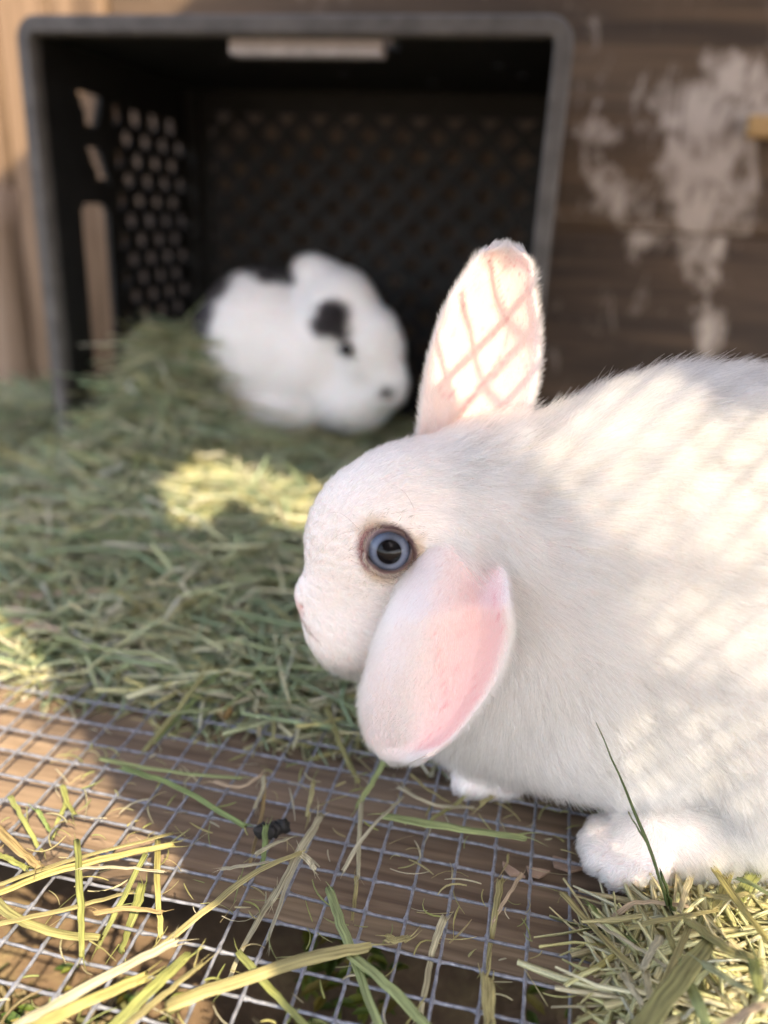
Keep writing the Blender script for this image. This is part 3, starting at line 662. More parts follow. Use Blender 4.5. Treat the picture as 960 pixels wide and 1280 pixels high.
 ([(735, 1130, 2), (765, 1160, 4), (798, 1178, 7)], 8, 'green', 'dull green blade along the upper left edge of the pile'),
 ([(925, 1060, 10), (945, 1056, 14), (968, 1052, 16)], 10, 'straw', 'straw pushed out from under the rabbit at the right edge'),
]
for s in STALKS: stalk(*s)
# dark blade of grass leaning in front of the hind foot
def foot_blade(pl, w_, label, taper):
    stalk(None, w_, 'dark', label, fray=False, taper=taper, pts3=[atY(px, py, Y) for px, py, Y in pl])
foot_blade([(834, 1130, 186), (815, 1070, 189), (783, 990, 196), (745, 903, 203)], 11, 'tall dark green grass blade leaning in front of the hind foot', 0.75)
foot_blade([(832, 1118, 184), (812, 1062, 187), (786, 1016, 191)], 6, 'shorter dark grass blade beside the tall one in front of the hind foot', 0.5)
foot_blade([(842, 1146, 187), (836, 1120, 187), (826, 1090, 188)], 13, 'broad sheath at the foot of the tall dark grass blade', 0.4)
# bulk of the straw pile
def pileh(x, y):
    q = np.stack([x, y], -1) - atz(905, 1215, 10)[None, :2]
    return 10 * np.exp(-((q[..., 0] / 34) ** 2) - ((q[..., 1] / 36) ** 2))
PP = [atz(*p, 6)[:2] for p in ((745, 1150), (800, 1130), (850, 1110), (905, 1085), (990, 1040), (1010, 1330), (800, 1330), (770, 1250))]
nP = 1900; qx = rng.uniform(-20, 190, nP * 4); qy = rng.uniform(-130, 40, nP * 4); okp = inpoly(qx, qy, PP); qx, qy = qx[okp][:nP], qy[okp][:nP]
p3, w3, t3, c3 = scatter(len(qx), np.stack([qx, qy, rng.uniform(0, 1, len(qx)) ** .6 * (pileh(qx, qy) - 1)], -1), 18, 62, 0.9, 3.2, (PAL_STRAW * .6 + np.array([.30, .27, .17])) * 1.3, tilt=0.09, curl=0.25, lift=(0, 2))
p3[..., 2] = np.maximum(p3[..., 2], 1.5)
V, Fc, uv, col = ribbons(p3, w3, c3, twist=t3)
tag(obj('straw_pile', hay_mesh('straw_pile', V, Fc, uv, col), HAY), 'heap of chopped yellow straw on the wire by the hind foot', 'straw', kind='stuff')
# fine hay dust and short scraps lying over the wire
nS = 420
sx = rng.uniform(-120, 110, nS); sy = rng.uniform(-90, 70, nS)
p4, w4, t4, c4 = scatter(nS, np.stack([sx, sy, np.full(nS, 1.2)], -1), 4, 16, 0.25, 0.8, PAL_STRAW, tilt=0.1, lift=(0, 1.5))
V, Fc, uv, col = ribbons(p4, w4, c4, twist=t4)
tag(obj('hay_scraps', hay_mesh('hay_scraps', V, Fc, uv, col), HAY), 'fine hay scraps scattered over the wire mesh', 'hay', kind='stuff')

# droppings and wood chips
def lump(name, px, py, z, r, m, label, cat, group, n=3, flat=1.0):
    c = atz(px, py, z); V = []; Fc = []
    for b_ in range(n):
        o_ = np.array([rng.uniform(-1.1, 1.1) * r, rng.uniform(-.5, .5) * r, rng.uniform(0, .4) * r]) if n > 1 else np.zeros(3)
        b0 = len(V); ns, nr = 12, 8; ph = rng.uniform(0, 6)
        for i in range(nr + 1):
            for j in range(ns):
                a, e = 2 * math.pi * j / ns, math.pi * i / nr
                rr = r * (0.8 if n > 1 else 1) * (1 + .16 * math.sin(3 * a + ph) * math.sin(2 * e) + .10 * math.sin(7 * a + 5 * e + ph))
                V.append(c + o_ + np.array([rr * math.sin(e) * math.cos(a), rr * math.sin(e) * math.sin(a) * .8, rr * math.cos(e) * flat]))
        for i in range(nr):
            for j in range(ns): Fc.append((b0 + i * ns + j, b0 + (i + 1) * ns + j, b0 + (i + 1) * ns + (j + 1) % ns, b0 + i * ns + (j + 1) % ns))
    return tag(recentre(obj(name, newmesh(name, V, Fc), m)), label, cat, group)
BLACK = simple_mat('dry_droppings', (0.012, 0.011, 0.010), rough=0.65, var=0.5, scale=400, bump=1.0)
lump('rabbit_dropping', 334, 1041, 2.5, 3.1, BLACK, 'black crumbly dropping stuck on the wire, left one of the two', 'dropping', 'black droppings on the wire')
lump('rabbit_dropping', 354, 1039, 2.5, 3.5, BLACK, 'black crumbly dropping stuck on the wire, right one of the two', 'dropping', 'black droppings on the wire')
BROWN = simple_mat('brown_dropping', (0.16, 0.10, 0.035), rough=0.8, var=0.4, scale=200, bump=0.6)
lump('rabbit_dropping', 281, 890, 3, 3.6, BROWN, 'round brown dropping at the far edge of the wire', 'dropping', None, n=1)
CHIP = simple_mat('wood_chip', (0.46, 0.33, 0.25), rough=0.85, var=0.3, scale=120)
def chip(px, py, z, L, W_, label):
    c = atz(px, py, z); a = rng.uniform(-.5, .5); d = np.array([math.cos(a), math.sin(a), rng.uniform(-.1, .2)]); s = np.cross([0, 0, 1], d); nn = np.array([0, 0, 1.0])
    V = []; 
    for (f, g_) in ((-.5, -.3), (-.1, -.5), (.28, -.2), (.62, .05), (.2, .35), (-.45, .5)):
        V.append(c + d * L * (f + rng.uniform(-.12, .12)) + s * W_ * (g_ * .8 + rng.uniform(-.15, .15)) + nn * rng.uniform(0, .8))
    V = V + [v + nn * 1.1 for v in V]; n = 6
    Fc = [tuple(range(n))[::-1], tuple(range(n, 2 * n))] + [(i, (i + 1) % n, n + (i + 1) % n, n + i) for i in range(n)]
    tag(recentre(obj('wood_chip', newmesh('wood_chip', V, Fc, False), CHIP)), label, 'wood chip', 'pale wood chips')
chip(715, 1085, -4.5, 15, 6, 'largest pale wood chip on the beam left of the hind foot')
chip(672, 1094, -4.5, 7, 5, 'small pale wood chip on the beam, middle of the row beside the hind foot')
chip(640, 1091, -4.5, 8, 5, 'small pale wood chip on the beam, left end of the row beside the hind foot')
chip(776, 1108, -4.5, 8, 4, 'pale wood chip on the beam just below the hind foot')
chip(378, 858, 2, 18, 9, 'pink wood shaving under the chin, left of two')
chip(432, 868, 2, 20, 10, 'pink wood shaving under the chin, right of two')
for px, py, L in ((60, 745, 44), (85, 715, 40), (35, 775, 36)):
    chip(px, py, float(bedh(*atz(px, py, 10)[:2])) + 5, L, 18, {60: 'broad pale shaving in the hay at left, middle one', 85: 'broad pale shaving in the hay at left, farthest one', 35: 'broad pale shaving in the hay at left, nearest the sunlit patch'}[px])
# ------------------------------------------------------------------ rabbits: one smooth implicit body each, then fur
def sd_ell(P, c, r, Rm=None):
    q = P - np.asarray(c, np.float32)
    if Rm is not None: q = q @ Rm.astype(np.float32)
    r = np.asarray(r, np.float32)
    k0 = np.sqrt(((q / r) ** 2).sum(-1)); k1 = np.sqrt(((q / (r * r)) ** 2).sum(-1)) + 1e-9
    return k0 * (k0 - 1) / k1
def sd_cap(P, a, b_, ra, rb):
    a = np.asarray(a, np.float32); b_ = np.asarray(b_, np.float32); d = b_ - a
    h = np.clip(((P - a) @ d) / (d @ d), 0, 1); return np.linalg.norm(P - a - h[..., None] * d, axis=-1) - (ra + (rb - ra) * h)
def smin(a, b_, k):
    h = np.clip(.5 + .5 * (b_ - a) / k, 0, 1); return b_ + (a - b_) * h - k * h * (1 - h)
def smax(a, b_, k): return -smin(-a, -b_, k)
def surface_nets(fn, lo, hi, cell):
    ax = [np.arange(l_, h_ + cell, cell, dtype=np.float32) for l_, h_ in zip(lo, hi)]
    G = np.stack(np.meshgrid(*ax, indexing='ij'), -1); D = fn(G)
    ins = D < 0; nx_, ny_, nz_ = D.shape
    c8 = [(i, j, k) for i in (0, 1) for j in (0, 1) for k in (0, 1)]
    def sl3(a, o): return a[o[0]:nx_ - 1 + o[0], o[1]:ny_ - 1 + o[1], o[2]:nz_ - 1 + o[2]]
    cnt = sum(sl3(ins, o).astype(np.int8) for o in c8); act = (cnt > 0) & (cnt < 8)
    vid = -np.ones(act.shape, np.int64); vid[act] = np.arange(act.sum())
    I = np.argwhere(act); acc = np.zeros((len(I), 3)); num = np.zeros(len(I))
    dv = [D[I[:, 0] + o[0], I[:, 1] + o[1], I[:, 2] + o[2]] for o in c8]
    for p_ in range(8):
        for q_ in range(p_ + 1, 8):
            df = np.array(c8[q_]) - np.array(c8[p_])
            if np.abs(df).sum() != 1: continue
            cr = (dv[p_] < 0) != (dv[q_] < 0); t = np.where(cr, dv[p_] / (dv[p_] - dv[q_] + 1e-12), 0)
            acc += cr[:, None] * (np.array(c8[p_]) + t[:, None] * df); num += cr
    V = (I + acc / num[:, None]) * cell + np.array([a[0] for a in ax])
    quads = []
    for d in range(3):
        e = [0, 0, 0]; e[d] = 1; o1, o2 = [(1, 2), (2, 0), (0, 1)][d]
        A = ins[1:-1, 1:-1, 1:-1]; sh = [slice(1, -1)] * 3; sh[d] = slice(2, None) 
        Bq = ins[sh[0], sh[1], sh[2]]
        for s_, (aa, bb) in ((1, (A, ~Bq)), (-1, (~A, Bq))):
            J = np.argwhere(aa & bb) + 1
            if not len(J): continue
            def vv(u, v):
                K = J.copy(); K[:, o1] -= u; K[:, o2] -= v; K = np.clip(K, 0, np.array(vid.shape) - 1); return vid[K[:, 0], K[:, 1], K[:, 2]]
            q = np.stack([vv(1, 1), vv(0, 1), vv(0, 0), vv(1, 0)], 1)
            q = q[(q >= 0).all(1)]
            quads.append(q if s_ > 0 else q[:, ::-1])
    return V, np.vstack(quads)
def grad(fn, V, h=0.4):
    V = V.astype(np.float32); g = np.stack([fn(V + np.eye(3, dtype=np.float32)[k] * h) - fn(V - np.eye(3, dtype=np.float32)[k] * h) for k in range(3)], -1); return nrm(g)
def sample_mesh(V, Fq, nrmV, n, wt=None):
    T = np.vstack([Fq[:, [0, 1, 2]], Fq[:, [0, 2, 3]]]); a, b_, c = V[T[:, 0]], V[T[:, 1]], V[T[:, 2]]
    ar = np.linalg.norm(np.cross(b_ - a, c - a), axis=1)
    if wt is not None: ar = ar * wt[T].mean(1)
    f = rng.choice(len(T), n, p=ar / ar.sum()); u, v = rng.uniform(0, 1, (2, n)); sw = u + v > 1; u[sw], v[sw] = 1 - u[sw], 1 - v[sw]
    W = np.stack([1 - u - v, u, v], -1)[..., None]
    return (V[T[f]] * W).sum(1), nrm((nrmV[T[f]] * W).sum(1)), f, T, W
def grow(P0, Nn, flow, L, lift, seed, clump=3.0, clump_amt=0.45, noise=0.22, k=5, grav=0.1):
    """hair strands: rise along the normal, then lie along the flow; tips drawn into tufts"""
    n = len(P0); fl = flow - (flow * Nn).sum(-1, keepdims=True) * Nn; fl = nrm(fl)
    lift = np.broadcast_to(np.asarray(lift, float), (n,))[:, None]
    nz_ = rand_noise(P0, 0.10, seed) * 0.30 + rng.normal(0, noise, (n, 3))
    d0 = nrm(Nn * lift + fl * (1 - lift) + nz_ * .6); d1 = nrm(Nn * lift * .5 + fl + nz_ - np.array([0, 0, grav]))
    t = np.linspace(0, 1, k); L = L[:, None]
    tip = P0 + L * (d0 * .45 + d1 * .55)
    key = np.floor((P0 + rand_noise(P0, 0.3, seed + 1) * clump * .5) / clump).astype(np.int64); hsh = key[:, 0] * 73856093 ^ key[:, 1] * 19349663 ^ key[:, 2] * 83492791
    _, inv = np.unique(hsh, return_inverse=True); cn = np.bincount(inv); mt = np.stack([np.bincount(inv, tip[:, c]) for c in range(3)], -1) / cn[:, None]
    shift = (mt[inv] - tip) * clump_amt * rng.uniform(.4, 1.0, (n, 1))
    pts = P0[:, None] + L[:, None] * (d0[:, None] * (t - .55 * t * t)[None, :, None] + d1[:, None] * (.55 * t * t)[None, :, None]) + shift[:, None] * (t ** 1.6)[None, :, None]
    return pts
def fur_object(name, pts, rad, cols, parent):
    n, k, _ = pts.shape
    cu = bpy.data.hair_curves.new(name); cu.add_curves([k] * n)
    cu.attributes['position'].data.foreach_set('vector', (pts * .001).astype(np.float32).ravel())
    a = cu.attributes.get('radius') or cu.attributes.new('radius', 'FLOAT', 'POINT')
    taper = np.array([1.0, 1.0, .85, .6, .2])[:k] if k == 5 else np.linspace(1, .2, k)
    a.data.foreach_set('value', (rad[:, None] * taper[None] * .001).astype(np.float32).ravel())
    c = cu.attributes.new('col', 'FLOAT_COLOR', 'CURVE'); c.data.foreach_set('color', np.c_[cols, np.ones(n)].astype(np.float32).ravel())
    cu.materials.append(FUR); o = bpy.data.objects.new(name, cu); COL.objects.link(o); o.parent = parent
    o.matrix_parent_inverse = Matrix.Translation(-Vector(parent.location)); return o
def rotz(a): c, s = math.cos(a), math.sin(a); return np.array([[c, -s, 0], [s, c, 0], [0, 0, 1]])
def roty(a): c, s = math.cos(a), math.sin(a); return np.array([[c, 0, s], [0, 1, 0], [-s, 0, c]])

# ---------- white rabbit (stage frame: x right, y away, z up, mm)
HY = 256.0
def S(px, py, Y=HY): return stY(px, py, Y)
EYE = S(487, 686, 237.0); NOSE = S(381, 748, 255)
HEADP = [(S(524, 652), (31, 23, 28)), (S(462, 678), (23, 17.5, 25)), (S(427, 750), (14.5, 12.5, 16.5)), (S(424, 788), (11.5, 11.0, 12.5)), (S(462, 788), (17, 13.5, 14.5)), (S(505, 765), (24, 19.5, 22)), (S(384, 742, 255), (4.0, 4.8, 5.2))]
def white_body(P):
    d = sd_ell(P, (150, 258, 84), (80, 56, 76), roty(-.06))
    d = smin(d, sd_ell(P, (104, 258, 85), (70, 48, 75), roty(-.10)), 14)
    d = smin(d, sd_ell(P, (58, 259, 71), (50, 39, 63)), 14)
    d = smin(d, sd_ell(P, (38, 258, 100), (32, 27, 34)), 14)
    d = smin(d, sd_ell(P, (158, 224, 44), (48, 31, 44)), 12)
    d = smin(d, sd_ell(P, (106, 238, 41), (50, 22, 30)), 12)
    d = smin(d, sd_ell(P, (58, 252, 45), (32, 24, 27)), 10)                    # near thigh
    d = smin(d, sd_ell(P, (150, 290, 58), (52, 28, 50)), 12)
    d = smin(d, sd_ell(P, (238, 258, 64), (14, 13, 17)), 8)                     # tail
    hd = sd_ell(P, *HEADP[0])
    for c, r in HEADP[1:6]: hd = smin(hd, sd_ell(P, c, r), 9)
    hd = smin(hd, sd_ell(P, *HEADP[6]), 6)
    d = smin(d, hd, 12)
    # brow ridge round the near eye, socket cut out
    ec = EYE + np.array([0, 1.5, 0])
    d = smin(d, sd_ell(P, ec + np.array([0.5, 1.2, 0]), (11.2, 6.0, 10.8)), 3.5)
    d = smax(d, -(np.linalg.norm(P - EYE.astype(np.float32), axis=-1) - 8.2), 0.6)
    d = smax(d, -sd_cap(P, S(379, 766, 251), S(404, 781, 246), .7, .5), 1.0)      # mouth
    d = smax(d, -sd_ell(P, S(380, 757, 251.0), (1.3, 1.3, .7)), .5)             # nostril
    # legs
    for (a, b_, ra, rb) in (((56, 248, 48), (50, 249, 9), 15, 8.5), ((50, 249, 9), (38, 246, 6.5), 8.5, 6.5), ((48, 280, 48), (36, 270, 9), 15, 8), ((36, 270, 9), (26, 268, 6.5), 8, 6.5)):
        d = smin(d, sd_cap(P, a, b_, ra, rb), 6)
    d = smin(d, sd_cap(P, (150, 216, 20), (97, 214, 11), 15, 11.5), 7)           # near hind foot
    for dy, dx in ((-9, 2), (-3.2, -3), (3.2, -3), (9, 1)): d = smin(d, sd_cap(P, (93 + dx, 214 + dy, 9), (82 + dx, 213 + dy * 1.05, 6.4), 6.2, 5.0), 2.0)
    d = smin(d, sd_cap(P, (150, 306, 20), (92, 308, 10), 13, 10.5), 7)
    d = smax(d, -(P[..., 2] - 1.2), 1.5)
    return d
V, Fq = surface_nets(white_body, (-40, 180, -2), (262, 332, 172), 1.4)
Nv = grad(white_body, V)
DE = lambda Q: np.linalg.norm((Q - EYE) * np.array([1, .8, 1]), axis=-1)
WHITE = np.array([0.885, 0.845, 0.825])
def white_col(Q, skin):
    c = np.tile(WHITE if not skin else np.array([0.84, 0.77, 0.75]), (len(Q), 1)).astype(float)
    e = DE(Q); ex = (Q - EYE)
    tanw = np.clip((12.8 + 1.8 * np.sin(np.arctan2(ex[:, 2], ex[:, 0]) * 3 + 1) - e) / 4.0, 0, 1)[:, None] * (Q[:, 1] < EYE[1] + 12)[:, None]
    c = c * (1 - tanw) + np.array([0.56, 0.43, 0.31]) * tanw
    if skin:
        dk = np.clip((10.4 - e) / 1.0, 0, 1)[:, None]; c = c * (1 - dk) + np.array([0.10, 0.060, 0.065]) * dk
        fr = np.clip((11.5 - e) / 1.5, 0, 1) * np.clip((-ex[:, 0] - 4) / 4, 0, 1); fr = fr[:, None]; c = c * (1 - fr) + np.array([0.26, 0.13, 0.14]) * fr
    nz_ = np.clip((7.0 - np.linalg.norm(Q - (NOSE + np.array([1.5, 0, -1.0])), axis=-1)) / 3.0, 0, 1)[:, None]
    c = c * (1 - nz_) + (np.array([0.74, 0.42, 0.40]) if skin else np.array([0.80, 0.52, 0.50])) * nz_
    m0, m1 = S(379, 768), S(403, 783); md = (m1 - m0)[[0, 2]]; tq = np.clip(((Q[:, [0, 2]] - m0[[0, 2]]) @ md) / (md @ md), 0, 1); mq = np.linalg.norm(Q[:, [0, 2]] - m0[[0, 2]] - tq[:, None] * md, axis=1)
    mk = np.clip((1.5 - .8 * tq - mq) / .8, 0, 1)[:, None] * .7; c = c * (1 - mk) + np.array([0.30, 0.19, 0.16]) * mk
    mo = np.clip((1.1 - np.abs(Q[:, 2] - (NOSE[2] - 6.5 - 0.25 * (Q[:, 0] - NOSE[0])))) / 1.0, 0, 1) * np.clip((10 - (Q[:, 0] - NOSE[0])) / 5, 0, 1); mo = mo[:, None]
    c = c * (1 - .35 * mo) + np.array([0.55, 0.36, 0.32]) * .35 * mo
    return c

# ears: lofted shells between two edges, concave side towards the camera
def loft(left, right, nu, nv, depth, Yl, Yr, tip=0.0):
    """left/right: photo outlines root->tip; Yl/Yr(v) distance of both edges; depth(u,v) extra distance"""
    Lc, Rc = catmull(np.array(left, float), nv), catmull(np.array(right, float), nv); A = np.zeros((nu, nv, 3)); u = np.linspace(0, 1, nu)
    for j in range(nv):
        v = j / (nv - 1)
        for i in range(nu):
            q = Lc[j] * (1 - u[i]) + Rc[j] * u[i]; Y = Yl(v) * (1 - u[i]) + Yr(v) * u[i] + depth(u[i], v)
            q = q + np.array([0, tip * max(0, (v - .88) / .12) ** 1.5 * (1 - (2 * u[i] - 1) ** 2)])
            A[i, j] = S(q[0], q[1], Y)
    return A
def ear_shell(A, th):
    nu, nv, _ = A.shape
    du = np.gradient(A, axis=0); dv = np.gradient(A, axis=1); Nn = nrm(np.cross(du, dv))
    if Nn[nu // 2, nv // 2, 1] > 0: Nn = -Nn                           # front faces the camera (-y)
    prof = np.sqrt(np.clip(1 - (2 * np.linspace(0, 1, nu) - 1) ** 6, 0, 1))[:, None, None] * np.ones((1, nv, 1)); prof[:, -1] = 0.05
    Bk = A - Nn * th * prof; V = np.vstack([A.reshape(-1, 3), Bk.reshape(-1, 3)]); NN = np.vstack([Nn.reshape(-1, 3), -Nn.reshape(-1, 3)])
    i = np.arange(nu * nv).reshape(nu, nv); f = np.stack([i[:-1, :-1], i[1:, :-1], i[1:, 1:], i[:-1, 1:]], -1).reshape(-1, 4)
    m_ = nu * nv; k = np.cross(A[1, 0] - A[0, 0], A[0, 1] - A[0, 0]) @ Nn[0, 0]
    if k < 0: f = f[:, ::-1]
    g_ = f[:, ::-1] + m_; rim = []
    e = np.concatenate([i[0, :], i[1:, -1], i[-1, -2::-1], i[-2:0:-1, 0]]); e2 = np.roll(e, -1)
    rim = np.stack([e, e2, e2 + m_, e + m_], -1)
    return V, np.vstack([f, g_, rim]), NN
nu, nv = 33, 49
# drooping near ear
EL = [(566, 640), (536, 672), (508, 714), (484, 768), (461, 824), (449, 878), (455, 920), (466, 938), (480, 949)]
ER = [(606, 634), (622, 662), (630, 700), (637, 745), (639, 792), (626, 840), (600, 882), (566, 922), (530, 945)]
def dep_near(u, v):
    ridge = 0.40 + 0.10 * v
    b_ = 6.5 * math.sin(math.pi * min(v * 1.15, 1)) ** .8
    hump = -b_ * math.exp(-((u - ridge + .12) / .24) ** 2)                # fold standing towards the camera
    cup = 7.0 * math.exp(-((u - .78) / .16) ** 2) * math.sin(math.pi * v) # hollow on the pink side
    roll = 4.0 * max(0, .10 - u) / .10 + 2.0 * max(0, u - .93) / .07
    return hump + cup + roll * (1 - v ** 3)
A1 = loft(EL, ER, nu, nv, dep_near, lambda v: 243 - 21 * min(1, v * 2.5) + 2 * v, lambda v: 254 - 49 * min(1, v * 2.5) + 10 * max(0, v - .4), tip=5.0)
# upright far ear
FL = [(522, 552), (527, 505), (534, 455), (547, 408), (566, 366), (588, 334), (600, 318), (614, 312)]
FR = [(640, 556), (657, 524), (668, 492), (674, 455), (675, 415), (669, 370), (665, 334), (654, 317)]
def dep_far(u, v):
    return 9.0 * math.sin(math.pi * u) ** 1.2 * (1 - .6 * v) - 2.5 * math.exp(-((u - .30) / .10) ** 2) * (1 - v) - 3.0 * max(0, u - .88) / .12 * (1 - v)
A2 = loft(FL, FR, nu, nv, dep_far, lambda v: 268 + 6 * v, lambda v: 266 + 8 * v, tip=-6.0)
VE1, FE1, NE1 = ear_shell(A1, 2.0); VE2, FE2, NE2 = ear_shell(A2, 2.0)
uu, vv = np.meshgrid(np.linspace(0, 1, nu), np.linspace(0, 1, nv), indexing='ij'); uu, vv = uu.ravel(), vv.ravel()
def near_pink(u, v):
    rd = .30 + .12 * v - .25 * np.clip(v - .6, 0, 1) + .03 * np.sin(9 * v)
    p = np.clip((u - rd) / .36, 0, 1) ** .8 * np.clip((.965 - u) / .04, 0, 1) * np.clip((.95 - v) / .05, 0, 1) * np.clip((v - .06) / .40, 0, 1)
    return p
def far_pink(u, v): return np.clip((u - .05) / .15, 0, 1) * np.clip((.96 - u) / .05, 0, 1) * np.clip((.96 - v) / .06, 0, 1) * np.clip((v + .1) / .3, 0, 1)
PINKN = np.array([0.83, 0.575, 0.585]); PINKF = np.array([0.86, 0.68, 0.64]); PALE = np.array([0.80, 0.69, 0.69])
def vein(u, v, sd):
    a = np.abs(np.sin(6.5 * u + 2.2 * np.sin(5 * v + sd) + 9 * v * .5 + sd)); b_ = np.abs(np.sin(11 * u - 7 * v + 1.7 * np.sin(9 * u + sd)))
    return np.clip((.10 - a) / .10, 0, 1) * .8 + np.clip((.08 - b_) / .08, 0, 1) * .45
def ear_cols(pf, pink, sd):
    p = pf(uu, vv)[:, None]; ve = vein(uu, vv, sd)[:, None] * p
    edge = (0.82 + .35 * np.clip((uu - .7) / .25, 0, 1))[:, None]
    front = PALE * (1 - p) + pink * p * np.array([1, 1, 1]); front = front * (1 - .6 * ve * np.array([.35, 1, .9]))
    return np.vstack([front, np.tile(PALE, (len(front), 1))])
CE1, CE2 = ear_cols(near_pink, PINKN, .4), ear_cols(far_pink, PINKF, 1.9)
VA = np.vstack([V, VE1, VE2]); FA = np.vstack([Fq, FE1 + len(V), FE2 + len(V) + len(VE1)])
CA = np.vstack([white_col(V, True), CE1, CE2])
foot = st2w([115, 250, 0])
rab = empty('rabbit', foot); tag(rab, 'white rabbit with blue eye and one drooping pink ear, standing on the wire mesh', 'rabbit')
me = newmesh('body', st2w(VA), FA); vcol(me, 'col', CA); obj('body', me, SKIN, rab)

# fur
Q, Nq, f, T, W = sample_mesh(V, Fq, Nv, 270000, wt=1.0 + 1.3 * (V[:, 1] < 262) * (V[:, 0] < 175) + 1.2 * (V[:, 0] < 25))
e = DE(Q); kp = (e > 9.0) & (Q[:, 2] > 1.2) & ~((Q[:, 1] > EYE[1] - 9) & (e < 9.3))
hidden = (Q[:, 1] > 285) & (rng.uniform(0, 1, len(Q)) > .45); kp &= ~hidden
Q, Nq, e = Q[kp], Nq[kp], e[kp]
headw = np.clip((34 - Q[:, 0]) / 26, 0, 1) * np.clip((Q[:, 2] - 42) / 14, 0, 1)
dn = np.linalg.norm(Q - NOSE, axis=1)
footw = np.clip((26 - Q[:, 2]) / 12, 0, 1)
L = 15.5 * (1 - headw) + headw * np.clip(1.6 + (dn - 8) * .060, 1.3, 6.5)
L = L * (1 - footw) + footw * np.where(Q[:, 0] > 70, np.where(Q[:, 0] < 100, 4.0, 7.0), 3.5)
L = np.where(dn < 7, .7, L); L = np.where(e < 15, np.minimum(L, 1.2 + (e - 9.4) * .32), L); eb = np.exp(-(np.linalg.norm((Q - S(585, 552, 264)) * [.8, 1, 1], axis=1) / 15) ** 2); L = L * rng.uniform(.65, 1.15, len(L)) + 5.5 * eb * rng.uniform(.5, 1.2, len(L))
fl_head = nrm(Q - (NOSE + np.array([-6, 0, 10])) + 1e-6)
front = np.clip((78 - Q[:, 0]) / 40, 0, 1) * np.clip((105 - Q[:, 2]) / 40, 0, 1)
fl_body = np.stack([1.0 - .95 * front, np.full(len(Q), -.05), -.25 - .9 * front - .45 * np.clip((90 - Q[:, 2]) / 60, 0, 1)], -1)
fl_foot = np.stack([np.where(Q[:, 0] < 100, -1.0, .35), np.full(len(Q), -.2), np.full(len(Q), -.6)], -1)
flow = fl_head * headw[:, None] + fl_body * (1 - headw)[:, None]; flow = flow * (1 - footw)[:, None] + fl_foot * footw[:, None]
flow += rand_noise(Q, .045, 5) * .28
lift = np.clip(.54 * (1 - headw) + .26 * headw + .45 * eb, 0, .9)
pts = grow(Q, Nq, flow, L, lift, 11, clump=5.0, clump_amt=.75, noise=.28)
cw = white_col(Q, False) * rng.uniform(.72, 1.07, (len(Q), 1)); spk = (rng.uniform(0, 1, len(Q)) < .10) & (e < 14); cw[spk] = [.10, .07, .05]
rad = np.where(headw > .5, .045, .085) * rng.uniform(.7, 1.25, len(Q))
fur_object('fur', st2w(pts.reshape(-1, 3)).reshape(pts.shape), rad, np.clip(cw, 0, .95), rab)
# ear hair: velvet along the ear, long on the rims, sparse on the bare pink
def ear_fur(VE, FE, NE, A, pf, pink, n, name, rimlen, seed, down):
    half = nu * nv; UV = np.vstack([np.stack([uu, vv], -1)] * 2); fr = np.r_[np.ones(half), np.zeros(half)]
    p = np.r_[pf(uu, vv), np.zeros(half)]; rimw = np.clip((np.abs(UV[:, 0] - .5) - .42) / .08, 0, 1); rimw = np.maximum(rimw, np.clip((UV[:, 1] - .90) / .1, 0, 1))
    wt = (1 - .7 * p) * (1 + 1.2 * rimw) * np.where(fr > 0, 1, .6)
    q, nn, f_, T_, W_ = sample_mesh(VE, FE, NE, n, wt=wt)
    at = lambda a: (a[T_[f_]] * W_[..., 0]).sum(1)
    tv = np.gradient(A, axis=1); tv = nrm(tv).reshape(-1, 3); tv = np.vstack([tv, tv]); tu = nrm(np.gradient(A, axis=0)).reshape(-1, 3); tu = np.vstack([tu, tu])
    fl = nrm((tv[T_[f_]] * W_).sum(1)); fu = (tu[T_[f_]] * W_).sum(1); u_0 = at(UV[:, 0]); v_0 = at(UV[:, 1]); rw = at(rimw); pp = at(p)
    fl = fl + fu * (np.sign(u_0 - .5) * (.15 + .8 * rw) * (1 - np.clip((v_0 - .80) / .15, 0, 1)))[:, None] + rand_noise(q, .09, seed) * .25
    Ln = (2.3 + rimlen * rw + (5.0 if down else 0.0) * np.clip((.16 - v_0) / .16, 0, 1)) * (1 - .35 * pp) * rng.uniform(.6, 1.2, n)
    pt = grow(q, nn, fl, Ln, .20 + .12 * rw, seed + 3, clump=1.6, clump_amt=.5, noise=.14, grav=0)
    c = np.array([.86, .79, .80]) * (1 - pp[:, None]) + (pink * .35 + np.array([.84, .74, .72]) * .65) * pp[:, None]
    return pt, np.clip(c * rng.uniform(.94, 1.05, (n, 1)), 0, .95), np.full(n, .034) * rng.uniform(.7, 1.2, n) * (1 - .2 * pp)
a = ear_fur(VE1, FE1, NE1, A1, near_pink, PINKN, 60000, 'ear_fur', 1.6, 31, True); b_ = ear_fur(VE2, FE2, NE2, A2, far_pink, PINKF, 36000, 'ear_fur', 1.3, 41, False)
pts = np.vstack([a[0], b_[0]]); fur_object('ear_fur', st2w(pts.reshape(-1, 3)).reshape(pts.shape), np.r_[a[2], b_[2]], np.vstack([a[1], b_[1]]), rab)
